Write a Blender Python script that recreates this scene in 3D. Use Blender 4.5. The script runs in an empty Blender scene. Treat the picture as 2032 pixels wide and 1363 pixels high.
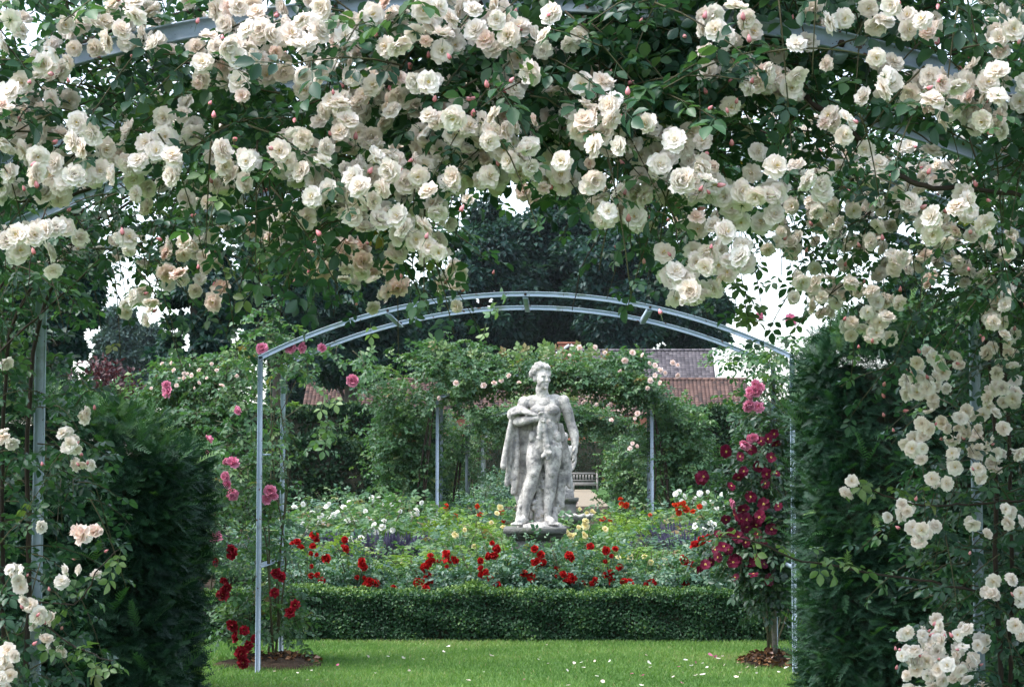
import bpy, bmesh, math, random
import numpy as np
from mathutils import Vector, Matrix, noise
rng = np.random.default_rng(11)
random.seed(11)
SC = bpy.context.scene
COL = SC.collection
PI = math.pi

# ------------------------------------------------------------------ camera
FPX, IW, IH = 3733.0, 2032, 1363
CAM = np.array((0.2, 0.0, 1.5))
PITCH = math.atan((930 - 681.5) / FPX)
YAW = math.atan(80 / FPX)
cd = bpy.data.cameras.new('camera')
cam = bpy.data.objects.new('camera', cd)
COL.objects.link(cam)
cam.location = CAM
cam.rotation_euler = (PI / 2 + PITCH, 0, YAW)
cd.sensor_width = 36.0
cd.lens = FPX / IW * 36.0
cd.clip_start = 0.1
cd.clip_end = 2000
SC.camera = cam
RM = np.array(cam.rotation_euler.to_matrix())

def at(px, py, Y):
    """world points seen at picture positions px, py and standing Y metres down the garden"""
    px, py, Y = np.broadcast_arrays(np.asarray(px, float), np.asarray(py, float), np.asarray(Y, float))
    d = np.stack(((px - IW / 2) / FPX, -(py - IH / 2) / FPX, -np.ones_like(px)), -1) @ RM.T
    t = (Y - CAM[1]) / d[..., 1]
    return CAM + d * t[..., None]

def ground_z(y):
    return 0.34 * min(1.0, max(0.0, (y - 55) / 45.0)) if np.isscalar(y) else 0.34 * np.clip((y - 55) / 45.0, 0, 1)

# ------------------------------------------------------------------ mesh pieces
class T:
    """a small template mesh: verts, faces grouped by corner count, value per vertex, material per face"""
    def __init__(s, v, faces, val=None, mat=None):
        s.v = np.asarray(v, float)
        s.val = None if val is None else np.asarray(val, float)
        mat = mat or [0] * len(faces)
        s.groups = {}
        for f, m in zip(faces, mat):
            s.groups.setdefault(len(f), ([], []))
            s.groups[len(f)][0].append(f)
            s.groups[len(f)][1].append(m)
        s.groups = {k: (np.array(a, int), np.array(b, int)) for k, (a, b) in s.groups.items()}

def inst(t, pos, M, val=None):
    """copies of a template as one piece; M is N x 3 x 3 with columns x, y, z"""
    pos = np.asarray(pos, float); N = len(pos)
    n = len(t.v)
    V = np.einsum('nij,kj->nki', M, t.v) + pos[:, None, :]
    if t.val is not None:
        R = np.broadcast_to(t.val, (N, n))
        if val is not None: R = R + 0 * np.asarray(val)[:, None]
    else:
        R = np.repeat((np.zeros(N) if val is None else np.asarray(val))[:, None], n, 1)
    g = []
    off = (np.arange(N) * n)[:, None, None]
    for k, (f, m) in t.groups.items():
        g.append(((f[None] + off).reshape(-1, k), np.tile(m, N)))
    return dict(v=V.reshape(-1, 3), r=R.reshape(-1), g=g)

def raw(v, faces, val=0.5, mat=0):
    t = T(v, faces, mat=[mat] * len(faces))
    r = np.full(len(t.v), val) if np.isscalar(val) else np.asarray(val)
    return dict(v=t.v, r=r, g=[(f, m) for f, m in t.groups.values()])

def setmat(p, m):
    p['g'] = [(f, np.full(len(f), m)) for f, _ in p['g']]
    return p

def mesh_from(name, pieces, mats, smooth=False):
    pieces = [p for p in pieces if len(p['v'])]
    me = bpy.data.meshes.new(name)
    V, R, L, S, Mi = [], [], [], [], []
    off = 0
    for p in pieces:
        V.append(p['v']); R.append(p['r'])
        for f, m in p['g']:
            L.append((f + off).reshape(-1)); S.append(np.full(len(f), f.shape[1])); Mi.append(m)
        off += len(p['v'])
    V = np.concatenate(V); R = np.concatenate(R); L = np.concatenate(L); S = np.concatenate(S); Mi = np.concatenate(Mi)
    me.vertices.add(len(V)); me.vertices.foreach_set('co', V.astype(np.float32).ravel())
    me.loops.add(len(L)); me.loops.foreach_set('vertex_index', L.astype(np.int32))
    me.polygons.add(len(S))
    st = np.concatenate(([0], np.cumsum(S)[:-1]))
    me.polygons.foreach_set('loop_start', st.astype(np.int32))
    me.polygons.foreach_set('material_index', Mi.astype(np.int32))
    if smooth: me.polygons.foreach_set('use_smooth', np.ones(len(S), bool))
    a = me.attributes.new('rnd', 'FLOAT', 'POINT')
    a.data.foreach_set('value', R.astype(np.float32))
    for m in mats: me.materials.append(m)
    me.update(calc_edges=True)
    return me

def nrm(a):
    a = np.asarray(a, float)
    return a / np.maximum(np.linalg.norm(a, axis=-1, keepdims=True), 1e-9)

def frames(y, hint, scale=1.0):
    """N x 3 x 3 with column y along y and column z near hint"""
    y = nrm(y)
    z = hint - (np.sum(hint * y, -1, keepdims=True)) * y
    bad = np.linalg.norm(z, axis=-1) < 1e-4
    z[bad] = np.array((0.37, 0.61, 0.7))
    z = nrm(z - np.sum(z * y, -1, keepdims=True) * y)
    x = np.cross(y, z)
    M = np.stack((x, y, z), -1)
    return M * (scale if np.isscalar(scale) else np.asarray(scale)[:, None, None])

def rdir(n):
    return nrm(rng.normal(size=(n, 3)))

def tube(pts, rad, sides=6, val=0.5, mat=0):
    pts = np.asarray(pts, float); m = len(pts)
    rad = np.broadcast_to(np.asarray(rad, float), (m,))
    tan = nrm(np.gradient(pts, axis=0))
    up = np.array((0, 0, 1.0)) if abs(tan[0][2]) < .9 else np.array((1.0, 0, 0))
    V = []
    for i in range(m):
        a = np.cross(tan[i], up); a = a / (np.linalg.norm(a) + 1e-9)
        b = np.cross(tan[i], a); up = np.cross(a, tan[i])
        for k in range(sides):
            t = 2 * PI * k / sides
            V.append(pts[i] + rad[i] * (math.cos(t) * a + math.sin(t) * b))
    F = [(i * sides + k, i * sides + (k + 1) % sides, (i + 1) * sides + (k + 1) % sides, (i + 1) * sides + k)
         for i in range(m - 1) for k in range(sides)]
    F.append(tuple(range(sides - 1, -1, -1))); F.append(tuple((m - 1) * sides + k for k in range(sides)))
    return raw(V, F, val, mat)

def box(x0, x1, y0, y1, z0, z1, val=0.5, mat=0):
    V = [(x, y, z) for z in (z0, z1) for y in (y0, y1) for x in (x0, x1)]
    return raw(V, [(0, 2, 3, 1), (4, 5, 7, 6), (0, 1, 5, 4), (2, 6, 7, 3), (0, 4, 6, 2), (1, 3, 7, 5)], val, mat)

def prism(poly, axis, a, b, val=0.5, mat=0):
    """extrude a 2-D polygon along axis ('x' or 'y') from a to b"""
    n = len(poly)
    f = (lambda u, w, t: (t, u, w)) if axis == 'x' else (lambda u, w, t: (u, t, w))
    V = [f(u, w, a) for u, w in poly] + [f(u, w, b) for u, w in poly]
    F = [tuple(range(n)), tuple(range(2 * n - 1, n - 1, -1))] + [(i, i + n, (i + 1) % n + n, (i + 1) % n) for i in range(n)]
    return raw(V, F, val, mat)

def curve_pts(ctrl, n=24, wob=0.0):
    c = np.asarray(ctrl, float)
    t = np.linspace(0, len(c) - 1, n)
    out = []
    for u in t:
        i = min(int(u), len(c) - 2); w = u - i
        p0 = c[max(i - 1, 0)]; p1 = c[i]; p2 = c[i + 1]; p3 = c[min(i + 2, len(c) - 1)]
        out.append(0.5 * (2 * p1 + (p2 - p0) * w + (2 * p0 - 5 * p1 + 4 * p2 - p3) * w * w + (3 * p1 - p0 - 3 * p2 + p3) * w ** 3))
    out = np.array(out)
    if wob: out[1:] += np.cumsum(rng.normal(size=(n - 1, 3)), 0) * wob
    return out

# ------------------------------------------------------------------ objects
def tag(o, label=None, cat=None, group=None, kind=None):
    if label: o['label'] = label
    if cat: o['category'] = cat
    if group: o['group'] = group
    if kind: o['kind'] = kind
    return o

def thing(name, loc, label, cat, group=None, rz=0.0):
    o = bpy.data.objects.new(name, None); COL.objects.link(o)
    o.location = loc; o.rotation_euler = (0, 0, rz); o.empty_display_size = .1
    return tag(o, label, cat, group)

def link(name, me, parent=None, loc=None):
    o = bpy.data.objects.new(name, me); COL.objects.link(o)
    if parent is not None:
        o.parent = parent
        if loc is None: o.location = -parent.location      # mesh given in world coordinates
    if loc is not None: o.location = loc
    return o

def part(name, pieces, mats, parent, smooth=False, loc=None):
    if isinstance(pieces, dict): pieces = [pieces]
    if not isinstance(mats, (list, tuple)): mats = [mats]
    return link(name, mesh_from(name, pieces, mats, smooth), parent, loc)

def copy_tree(o, parent=None):
    c = o.copy(); COL.objects.link(c); c.parent = parent
    for ch in list(o.children): copy_tree(ch, c)
    return c

# ------------------------------------------------------------------ materials
def mat_new(name):
    m = bpy.data.materials.new(name); m.use_nodes = True
    nt = m.node_tree; nt.nodes.clear()
    out = nt.nodes.new('ShaderNodeOutputMaterial')
    return m, nt, out

def ramp(nt, stops, fac):
    r = nt.nodes.new('ShaderNodeValToRGB')
    e = r.color_ramp.elements
    while len(e) > 1: e.remove(e[-1])
    e[0].position = stops[0][0]; e[0].color = (*stops[0][1], 1)
    for p, c in stops[1:]:
        x = e.new(p); x.color = (*c, 1)
    nt.links.new(fac, r.inputs['Fac'])
    return r.outputs['Color']

def leafy(name, stops, trans=0.3, rough=0.42, spec=0.5, tint=(1.5, 1.7, .7), sheen=None):
    """leaf material: colour by a per-leaf value, with light let through the blade"""
    m, nt, out = mat_new(name)
    a = nt.nodes.new('ShaderNodeAttribute'); a.attribute_name = 'rnd'
    col = ramp(nt, stops, a.outputs['Fac'])
    p = nt.nodes.new('ShaderNodeBsdfPrincipled')
    nt.links.new(col, p.inputs['Base Color'])
    p.inputs['Roughness'].default_value = rough
    p.inputs['Specular IOR Level'].default_value = spec
    if trans > 0:
        tr = nt.nodes.new('ShaderNodeBsdfTranslucent')
        mx = nt.nodes.new('ShaderNodeMix'); mx.data_type = 'RGBA'; mx.blend_type = 'MULTIPLY'
        mx.inputs['Factor'].default_value = 1
        nt.links.new(col, mx.inputs['A']); mx.inputs['B'].default_value = (*tint, 1)
        nt.links.new(mx.outputs['Result'], tr.inputs['Color'])
        ms = nt.nodes.new('ShaderNodeMixShader'); ms.inputs['Fac'].default_value = trans
        nt.links.new(p.outputs[0], ms.inputs[1]); nt.links.new(tr.outputs[0], ms.inputs[2])
        nt.links.new(ms.outputs[0], out.inputs['Surface'])
    else:
        nt.links.new(p.outputs[0], out.inputs['Surface'])
    return m

def petal(name, stops, var=None, trans=0.3):
    """petal: colour runs from the heart (0) to the rim (1); each blossom shifts a little"""
    m, nt, out = mat_new(name)
    a = nt.nodes.new('ShaderNodeAttribute'); a.attribute_name = 'rnd'
    col = ramp(nt, stops, a.outputs['Fac'])
    if var:
        oi = nt.nodes.new('ShaderNodeObjectInfo')
        ge = nt.nodes.new('ShaderNodeNewGeometry')
        no = nt.nodes.new('ShaderNodeTexNoise'); no.inputs['Scale'].default_value = 9.0
        nt.links.new(ge.outputs['Position'], no.inputs['Vector'])
        ad = nt.nodes.new('ShaderNodeMath'); ad.operation = 'MULTIPLY_ADD'
        nt.links.new(oi.outputs['Random'], ad.inputs[0]); ad.inputs[1].default_value = 0.35
        mr = nt.nodes.new('ShaderNodeMapRange')
        mr.inputs[1].default_value = .35; mr.inputs[2].default_value = .72
        nt.links.new(no.outputs['Fac'], mr.inputs[0])
        nt.links.new(mr.outputs[0], ad.inputs[2])
        mx = nt.nodes.new('ShaderNodeMix'); mx.data_type = 'RGBA'
        nt.links.new(ad.outputs[0], mx.inputs['Factor']); nt.links.new(col, mx.inputs['A'])
        m2 = nt.nodes.new('ShaderNodeMix'); m2.data_type = 'RGBA'; m2.blend_type = 'MULTIPLY'
        m2.inputs['Factor'].default_value = 1
        nt.links.new(col, m2.inputs['A']); m2.inputs['B'].default_value = (*var, 1)
        nt.links.new(m2.outputs['Result'], mx.inputs['B'])
        col = mx.outputs['Result']
    p = nt.nodes.new('ShaderNodeBsdfPrincipled')
    nt.links.new(col, p.inputs['Base Color']); p.inputs['Roughness'].default_value = .65
    p.inputs['Specular IOR Level'].default_value = .2
    tr = nt.nodes.new('ShaderNodeBsdfTranslucent'); nt.links.new(col, tr.inputs['Color'])
    ms = nt.nodes.new('ShaderNodeMixShader'); ms.inputs['Fac'].default_value = trans
    nt.links.new(p.outputs[0], ms.inputs[1]); nt.links.new(tr.outputs[0], ms.inputs[2])
    nt.links.new(ms.outputs[0], out.inputs['Surface'])
    return m

def solid(name, stops, scale=4.0, rough=.8, bump=0.0, bscale=30.0, detail=6, vec='Object', spec=.3, spots=None, stretch=None):
    """noise-coloured solid; spots = (threshold, width, scale, colour) adds stains such as rust or lichen"""
    m, nt, out = mat_new(name)
    tc = nt.nodes.new('ShaderNodeTexCoord')
    src = tc.outputs[vec]
    if stretch:
        mp = nt.nodes.new('ShaderNodeMapping'); mp.inputs['Scale'].default_value = stretch
        nt.links.new(src, mp.inputs['Vector']); src = mp.outputs[0]
    no = nt.nodes.new('ShaderNodeTexNoise'); no.inputs['Scale'].default_value = scale
    no.inputs['Detail'].default_value = detail; no.inputs['Roughness'].default_value = .62
    nt.links.new(src, no.inputs['Vector'])
    col = ramp(nt, stops, no.outputs['Fac'])
    for th, wd, sscale, sc, *zz in spots or []:
        n2 = nt.nodes.new('ShaderNodeTexNoise'); n2.inputs['Scale'].default_value = sscale
        n2.inputs['Detail'].default_value = 5; n2.inputs['Roughness'].default_value = .6
        if zz:
            m2 = nt.nodes.new('ShaderNodeMapping'); m2.inputs['Scale'].default_value = (1, 1, zz[0]); nt.links.new(src, m2.inputs['Vector']); nt.links.new(m2.outputs[0], n2.inputs['Vector'])
        else: nt.links.new(src, n2.inputs['Vector'])
        mr = nt.nodes.new('ShaderNodeMapRange'); mr.inputs[1].default_value = th; mr.inputs[2].default_value = th + wd
        nt.links.new(n2.outputs['Fac'], mr.inputs[0])
        mx = nt.nodes.new('ShaderNodeMix'); mx.data_type = 'RGBA'
        nt.links.new(mr.outputs[0], mx.inputs['Factor']); nt.links.new(col, mx.inputs['A']); mx.inputs['B'].default_value = (*sc, 1)
        col = mx.outputs['Result']
    p = nt.nodes.new('ShaderNodeBsdfPrincipled')
    nt.links.new(col, p.inputs['Base Color']); p.inputs['Roughness'].default_value = rough
    p.inputs['Specular IOR Level'].default_value = spec
    if bump:
        n3 = nt.nodes.new('ShaderNodeTexNoise'); n3.inputs['Scale'].default_value = bscale; n3.inputs['Detail'].default_value = 8
        nt.links.new(src, n3.inputs['Vector'])
        b = nt.nodes.new('ShaderNodeBump'); b.inputs['Strength'].default_value = bump; b.inputs['Distance'].default_value = .02
        nt.links.new(n3.outputs['Fac'], b.inputs['Height']); nt.links.new(b.outputs[0], p.inputs['Normal'])
    nt.links.new(p.outputs[0], out.inputs['Surface'])
    return m

M = {}
M['rose_leaf'] = leafy('rose leaf', [(0, (.018, .056, .036)), (.5, (.037, .098, .054)), (.86, (.072, .145, .06)), (.97, (.12, .17, .045)), (1, (.26, .19, .03))], .3, .42, .4)
M['rose_leaf_light'] = leafy('light rose leaf', [(0, (0.035, 0.090, 0.046)), (.55, (0.070, 0.150, 0.065)), (.9, (0.130, 0.200, 0.072)), (1, (0.170, 0.120, 0.052))], .3, .45, .4)
M['bed_leaf'] = leafy('bed rose leaf', [(0, (0.030, 0.085, 0.058)), (.6, (0.060, 0.135, 0.085)), (.92, (0.110, 0.190, 0.091)), (1, (0.200, 0.220, 0.091))], .25, .42, .5)
M['lime_leaf'] = leafy('fresh green leaf', [(0, (.06, .13, .03)), (.6, (.12, .21, .04)), (1, (.2, .27, .05))], .3, .5, .3)
M['clematis_leaf'] = leafy('clematis leaf', [(0, (0.020, 0.050, 0.033)), (.7, (0.040, 0.095, 0.046)), (1, (0.080, 0.150, 0.052))], .25, .42, .45)
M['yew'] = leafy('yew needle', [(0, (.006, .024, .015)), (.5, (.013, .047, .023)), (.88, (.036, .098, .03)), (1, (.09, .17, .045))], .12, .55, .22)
M['yew_far'] = leafy('old yew needle', [(0, (.008, .026, .014)), (.7, (.018, .05, .022)), (1, (.06, .11, .03))], .1, .6, .2)
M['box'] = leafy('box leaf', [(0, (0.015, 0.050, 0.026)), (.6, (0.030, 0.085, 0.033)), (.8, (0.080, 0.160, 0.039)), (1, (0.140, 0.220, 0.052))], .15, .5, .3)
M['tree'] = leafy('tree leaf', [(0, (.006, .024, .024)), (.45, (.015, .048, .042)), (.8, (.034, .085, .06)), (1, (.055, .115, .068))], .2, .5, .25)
M['tree_hazed'] = leafy('haze tinted conifer needle', [(0, (.03, .06, .06)), (1, (.06, .105, .09))], .15, .6, .25)  # paler, bluer stops paint distance haze into the needle colour
M['copper'] = leafy('copper leaf', [(0, (.03, .014, .018)), (.7, (.06, .028, .032)), (1, (.12, .05, .05))], .2, .5, .3, tint=(1.5, .8, .8))
M['lavender_leaf'] = leafy('lavender', [(0, (.06, .09, .06)), (.5, (.10, .13, .09)), (.52, (.05, .05, .07)), (1, (.085, .078, .135))], .1, .7, .2, tint=(1, 1, 1))
M['stem'] = solid('rose cane', [(.3, (.045, .035, .02)), (.7, (.07, .075, .03))], 8, .7)
M['twig'] = solid('dark cane', [(.3, (.02, .016, .012)), (.7, (.045, .03, .02))], 8, .75)
M['bark'] = solid('bark', [(.3, (.025, .022, .018)), (.7, (.06, .05, .04))], 2.5, .9, .6, 12)
M['core'] = solid('twiggy heart', [(.3, (.012, .014, .009)), (.7, (.03, .03, .016))], 14, .95, .8, 40)
M['cream'] = petal('cream petal', [(0, (.80, .62, .26)), (.2, (.89, .80, .56)), (.5, (.92, .885, .82)), (1, (.93, .91, .89))], (1.0, .93, .88), .34)
M['blush'] = petal('blush petal', [(0, (.72, .54, .34)), (.4, (.85, .70, .62)), (1, (.88, .79, .75))], (1.0, .92, .88), .3)
M['white'] = petal('white petal', [(0, (.75, .70, .45)), (.4, (.84, .83, .74)), (1, (.86, .86, .82))], None, .3)
M['yellow'] = petal('pale yellow petal', [(0, (.72, .55, .12)), (.5, (.80, .70, .32)), (1, (.84, .78, .5))], None, .3)
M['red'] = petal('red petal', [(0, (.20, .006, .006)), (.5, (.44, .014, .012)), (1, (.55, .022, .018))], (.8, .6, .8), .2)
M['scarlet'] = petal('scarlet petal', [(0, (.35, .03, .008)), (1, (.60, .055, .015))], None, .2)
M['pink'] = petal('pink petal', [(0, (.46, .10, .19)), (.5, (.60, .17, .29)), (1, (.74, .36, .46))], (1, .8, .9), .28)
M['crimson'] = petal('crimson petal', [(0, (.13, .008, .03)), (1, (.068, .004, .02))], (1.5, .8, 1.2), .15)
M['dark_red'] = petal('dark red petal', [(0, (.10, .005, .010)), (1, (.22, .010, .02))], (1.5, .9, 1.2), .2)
M['stamen'] = solid('stamens', [(.3, (.55, .38, .08)), (.7, (.75, .58, .18))], 60, .8)
M['bud_pink'] = petal('bud', [(0, (.50, .12, .16)), (1, (.80, .42, .44))], (1.05, .85, .85), .15)
M['sepal'] = leafy('sepal', [(0, (.05, .10, .03)), (1, (.09, .14, .05))], 0, .6, .3)
M['paint'] = solid('painted steel', [(.3, (.22, .29, .36)), (.7, (.32, .40, .48))], 3, .5, .15, 60, spec=.4,
                   spots=[(.54, .12, 6, (.17, .22, .20)), (.63, .03, 22, (.09, .04, .02)), (.66, .02, 60, (.05, .025, .015))])
M['paint_green'] = solid('weathered painted steel', [(.3, (.15, .20, .19)), (.7, (.25, .30, .30))], 3, .5, .15, 60, spec=.4,
                   spots=[(.6, .05, 9, (.11, .14, .09)), (.68, .03, 30, (.11, .045, .02))])
M['stone'] = solid('weathered limestone', [(.32, (.38, .358, .325)), (.5, (.53, .505, .46)), (.7, (.66, .63, .58))], 7, .92, .45, 60, spec=.15,
                   spots=[(.46, .22, 4.8, (.17, .166, .165)), (.49, .20, 13, (.15, .148, .145)), (.55, .22, 30, (.16, .155, .14)), (.62, .10, 45, (.27, .23, .12)), (.56, .22, 12, (.22, .215, .20), .2)])
M['stone_dark'] = solid('grey mossy stone', [(.3, (.075, .08, .072)), (.7, (.18, .18, .165))], 7, .95, .6, 40, spec=.1, spots=[(.55, .1, 5, (.07, .085, .05))])
M['wood_grey'] = solid('weathered oak', [(.3, (.13, .12, .11)), (.7, (.24, .225, .205))], 5, .9, .3, 60, stretch=(1, 8, 8))
M['soil'] = solid('garden soil', [(.3, (.022, .016, .011)), (.7, (.06, .042, .028))], 12, 1, 1, 50, spec=.1)
M['lawn'] = solid('lawn base', [(.3, (.06, .13, .03)), (.7, (.10, .185, .045))], 5, .9, .8, 180, spec=.1)
M['ground'] = solid('rough grass', [(.3, (.03, .07, .02)), (.7, (.06, .12, .03))], .7, 1, .5, 8, spec=.1)
M['blade'] = leafy('grass blade', [(0, (.06, .14, .032)), (.5, (.12, .225, .058)), (.9, (.19, .285, .085)), (1, (.30, .28, .15))], .3, .55, .25)
M['gravel'] = solid('gravel', [(.3, (.17, .14, .10)), (.7, (.28, .24, .18))], 30, 1, .8, 60, spec=.1)
M['white_paint'] = solid('white boards', [(.3, (.45, .46, .47)), (.7, (.58, .59, .60))], 4, .6)
M['brick'] = solid('red brick', [(.3, (.20, .075, .05)), (.7, (.33, .14, .09))], 3, .9, .4, 20)
M['litter'] = leafy('dead leaf', [(0, (.05, .025, .012)), (.6, (.14, .065, .025)), (.9, (.24, .13, .06)), (1, (.5, .35, .3))], .1, .7, .2, tint=(1, 1, 1))

def tiles(name, c1, c2, c3):
    m, nt, out = mat_new(name)
    a = nt.nodes.new('ShaderNodeAttribute'); a.attribute_name = 'rnd'
    col = ramp(nt, [(0, c1), (.5, c2), (1, c3)], a.outputs['Fac'])
    p = nt.nodes.new('ShaderNodeBsdfPrincipled'); p.inputs['Roughness'].default_value = .85
    p.inputs['Specular IOR Level'].default_value = .2
    nt.links.new(col, p.inputs['Base Color']); nt.links.new(p.outputs[0], out.inputs['Surface'])
    return m
M['red_tile'] = tiles('red clay tile', (.055, .042, .04), (.115, .07, .06), (.165, .105, .088))
M['slate'] = tiles('grey roof tile', (.055, .05, .056), (.095, .086, .096), (.14, .128, .136))
# ------------------------------------------------------------------ leaf, sprig and flower templates
def leaflet(base, d, n, L, wd, V, F, fold=.22, curl=.12):
    d = nrm(d); n = nrm(n - np.dot(n, d) * d); s = np.cross(d, n)
    st = [(.0, 0), (.2, .62), (.48, 1.0), (.76, .74), (1.0, 0)]
    b = len(V)
    for t, w in st:
        c = base + d * L * t - n * L * curl * t * t
        if w == 0: V.append(c)
        else:
            V.append(c); V.append(c + s * wd * .5 * w + n * wd * fold * w); V.append(c - s * wd * .5 * w + n * wd * fold * w)
    # 0 | 1 2 3 | 4 5 6 | 7 8 9 | 10
    F += [(b, b + 1, b + 2), (b, b + 3, b + 1), (b + 1, b + 4, b + 5, b + 2), (b + 1, b + 3, b + 6, b + 4),
          (b + 4, b + 7, b + 8, b + 5), (b + 4, b + 6, b + 9, b + 7), (b + 7, b + 10, b + 8), (b + 7, b + 9, b + 10)]

def compound_hi(seed):
    r = np.random.default_rng(seed)
    V, F = [], []
    Z = np.array((0, 0, 1.0))
    droop = r.uniform(.05, .3)
    pos = lambda t: np.array((0, t, -droop * t * t))
    j = lambda s: r.normal(size=3) * s
    leaflet(pos(.62), np.array((0, 1, -.35)) + j(.12), Z + j(.25), .42, .27, V, F)
    for t, L in ((.56, .37), (.26, .30)):
        for sx in (-1, 1):
            leaflet(pos(t) + np.array((sx * .03, 0, 0)), np.array((sx * .95, .45, -.25)) + j(.15), Z + j(.3), L, L * .64, V, F)
    b = len(V)
    for t in (0, .3, .62):
        c = pos(t); w = .008
        V += [c + np.array((-w, 0, 0)), c + np.array((w, 0, 0)), c + np.array((0, 0, -w * 1.6))]
    for i in (0, 3):
        for k in range(3):
            F.append((b + i + k, b + i + (k + 1) % 3, b + i + 3 + (k + 1) % 3, b + i + 3 + k))
    return T(V, F)

def diamond(base, d, n, L, wd, V, F, fold=.2):
    d = nrm(d); n = nrm(n - np.dot(n, d) * d); s = np.cross(d, n); b = len(V)
    V += [base, base + d * L * .45 + s * wd * .5 + n * wd * fold, base + d * L - n * L * .12, base + d * L * .45 - s * wd * .5 + n * wd * fold]
    F += [(b, b + 2, b + 1), (b, b + 3, b + 2)]

def compound_lo(seed, five=True):
    r = np.random.default_rng(seed); V, F = [], []
    Z = np.array((0, 0, 1.0)); j = lambda s: r.normal(size=3) * s
    p = lambda t: np.array((0, t, -.15 * t * t))
    diamond(p(.6), np.array((0, 1, -.3)) + j(.15), Z + j(.3), .42, .3, V, F)
    for t, L in ((.52, .38), (.22, .32)):
        for sx in (-1, 1):
            diamond(p(t), np.array((sx, .4, -.2)) + j(.2), Z + j(.35), L, L * .7, V, F)
    return T(V, F)

V, F = [], []
diamond(np.zeros(3), np.array((0, 1, 0.)), np.array((0, 0, 1.)), 1, .62, V, F)
LEAF = T(V, F)
V, F = [], []
leaflet(np.zeros(3), np.array((0, 1, 0.)), np.array((0, 0, 1.)), 1, .68, V, F)
LEAF_HI = T(V, F)
CHI = [compound_hi(s) for s in range(7)]
CLO = [compound_lo(s) for s in range(6)]

def yew_sprig(seed, needles=11):
    r = np.random.default_rng(seed); V, F = [], []
    bend = r.uniform(-.12, .12)
    p = lambda t: np.array((bend * t * t, t, -.18 * t * t))
    for i in range(needles):
        t = .06 + .94 * i / (needles - 1)
        L = .26 * (1 - .55 * t * t) * r.uniform(.8, 1.15)
        for sx in (-1, 1):
            d = nrm(np.array((sx * 1.0, .62 + .5 * t, r.normal() * .2 + .12))); c = p(t)
            b = len(V); w = nrm(np.cross(d, (0, 0, 1.))) * .02
            V += [c - w, c + d * L * .6 - w * .9, c + d * L, c + d * L * .6 + w * .9, c + w]
            F += [(b, b + 1, b + 3, b + 4), (b + 1, b + 2, b + 3)]
    b = len(V)
    for t in (0, .5, 1.0):
        c = p(t); V += [c + np.array((-.008, 0, 0)), c + np.array((.008, 0, .004))]
    F += [(b, b + 1, b + 3, b + 2), (b + 2, b + 3, b + 5, b + 4)]
    return T(V, F)
YEW = [yew_sprig(s) for s in range(5)]

def blossom(seed, rings, heart=.13, wavy=.05, open_=0.0):
    """a double rose, unit petal length, axis +Z; value runs from heart to rim"""
    r = np.random.default_rng(seed); V, F, val, mt = [], [], [], []
    vs = (0.06, .4, .75, 1.0); ws = (.12, .40, .56, .36); us = (-1, -.5, 0, .5, 1)
    for ri, (n, el, L, cup) in enumerate(rings):
        a0 = r.uniform(0, 6.28)
        for k in range(n):
            az = a0 + 2 * PI * k / n + r.normal() * .12
            e = math.radians(el + r.normal() * 7 - open_)
            rad = np.array((math.cos(az), math.sin(az), 0)); tg = np.array((-math.sin(az), math.cos(az), 0)); ax = np.array((0, 0, 1.))
            d = rad * math.cos(e) + ax * math.sin(e); up = -rad * math.sin(e) + ax * math.cos(e)
            l = L * r.uniform(.86, 1.1); b = len(V); tw = r.normal() * .18
            for vi, v in enumerate(vs):
                for u in us:
                    w = ws[vi] * l * u * (1 - .12 * (vi == 3) * (abs(u) < .3))
                    z = cup * l * (u * u * .22 + (v - .5) ** 2 * .25) - .22 * l * max(0, v - .55) * (1 if el < 40 else -.5)
                    q = d * (l * v * (1 - (.10 if (vi == 3 and u == 0) else 0) - .06 * abs(u))) + tg * w + up * (z + tw * w) + r.normal(size=3) * wavy * l * v
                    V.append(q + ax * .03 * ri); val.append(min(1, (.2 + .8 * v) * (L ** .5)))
            for vi in range(3):
                for ui in range(4):
                    i = b + vi * 5 + ui
                    F.append((i, i + 1, i + 6, i + 5)); mt.append(0)
    if heart:
        for k in range(26):
            a = r.uniform(0, 6.28); q = r.uniform(0, 1) ** .5 * heart; c = np.array((math.cos(a) * q, math.sin(a) * q, .16 + r.uniform(0, .14)))
            b = len(V); s = .045
            V += [c + np.array((-s, 0, 0)), c + np.array((0, -s, s * .5)), c + np.array((s, 0, 0)), c + np.array((0, s, s * .5))]
            val += [0] * 4; F.append((b, b + 1, b + 2, b + 3)); mt.append(1)
    b = len(V)                                               # calyx and stalk
    V += [np.array((.12 * math.cos(t), .12 * math.sin(t), .02)) for t in np.arange(6) * PI / 3]; V.append(np.array((0, 0, -.16)))
    val += [.3] * 7
    for k in range(6): F.append((b + k, b + 6, b + (k + 1) % 6)); mt.append(2)
    for k in range(5):
        a = 2 * PI * k / 5; c = np.array((math.cos(a), math.sin(a), 0)); t = np.array((-math.sin(a), math.cos(a), 0)); b = len(V)
        V += [c * .08 - t * .05, c * .08 + t * .05, c * .42 + np.array((0, 0, -.1))]; val += [.5] * 3; F.append((b, b + 1, b + 2)); mt.append(2)
    b = len(V)
    pts = [np.array((0, 0, -.1)), np.array((.04, .02, -.5)), np.array((.12, .02, -.95))]
    for p in pts: V += [p + np.array((.025, 0, 0)), p + np.array((-.012, .02, 0)), p + np.array((-.012, -.02, 0))]
    val += [.2] * 9
    for i in (0, 3):
        for k in range(3): F.append((b + i + k, b + i + (k + 1) % 3, b + i + 3 + (k + 1) % 3, b + i + 3 + k)); mt.append(2)
    return T(V, F, val, mt)

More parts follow.
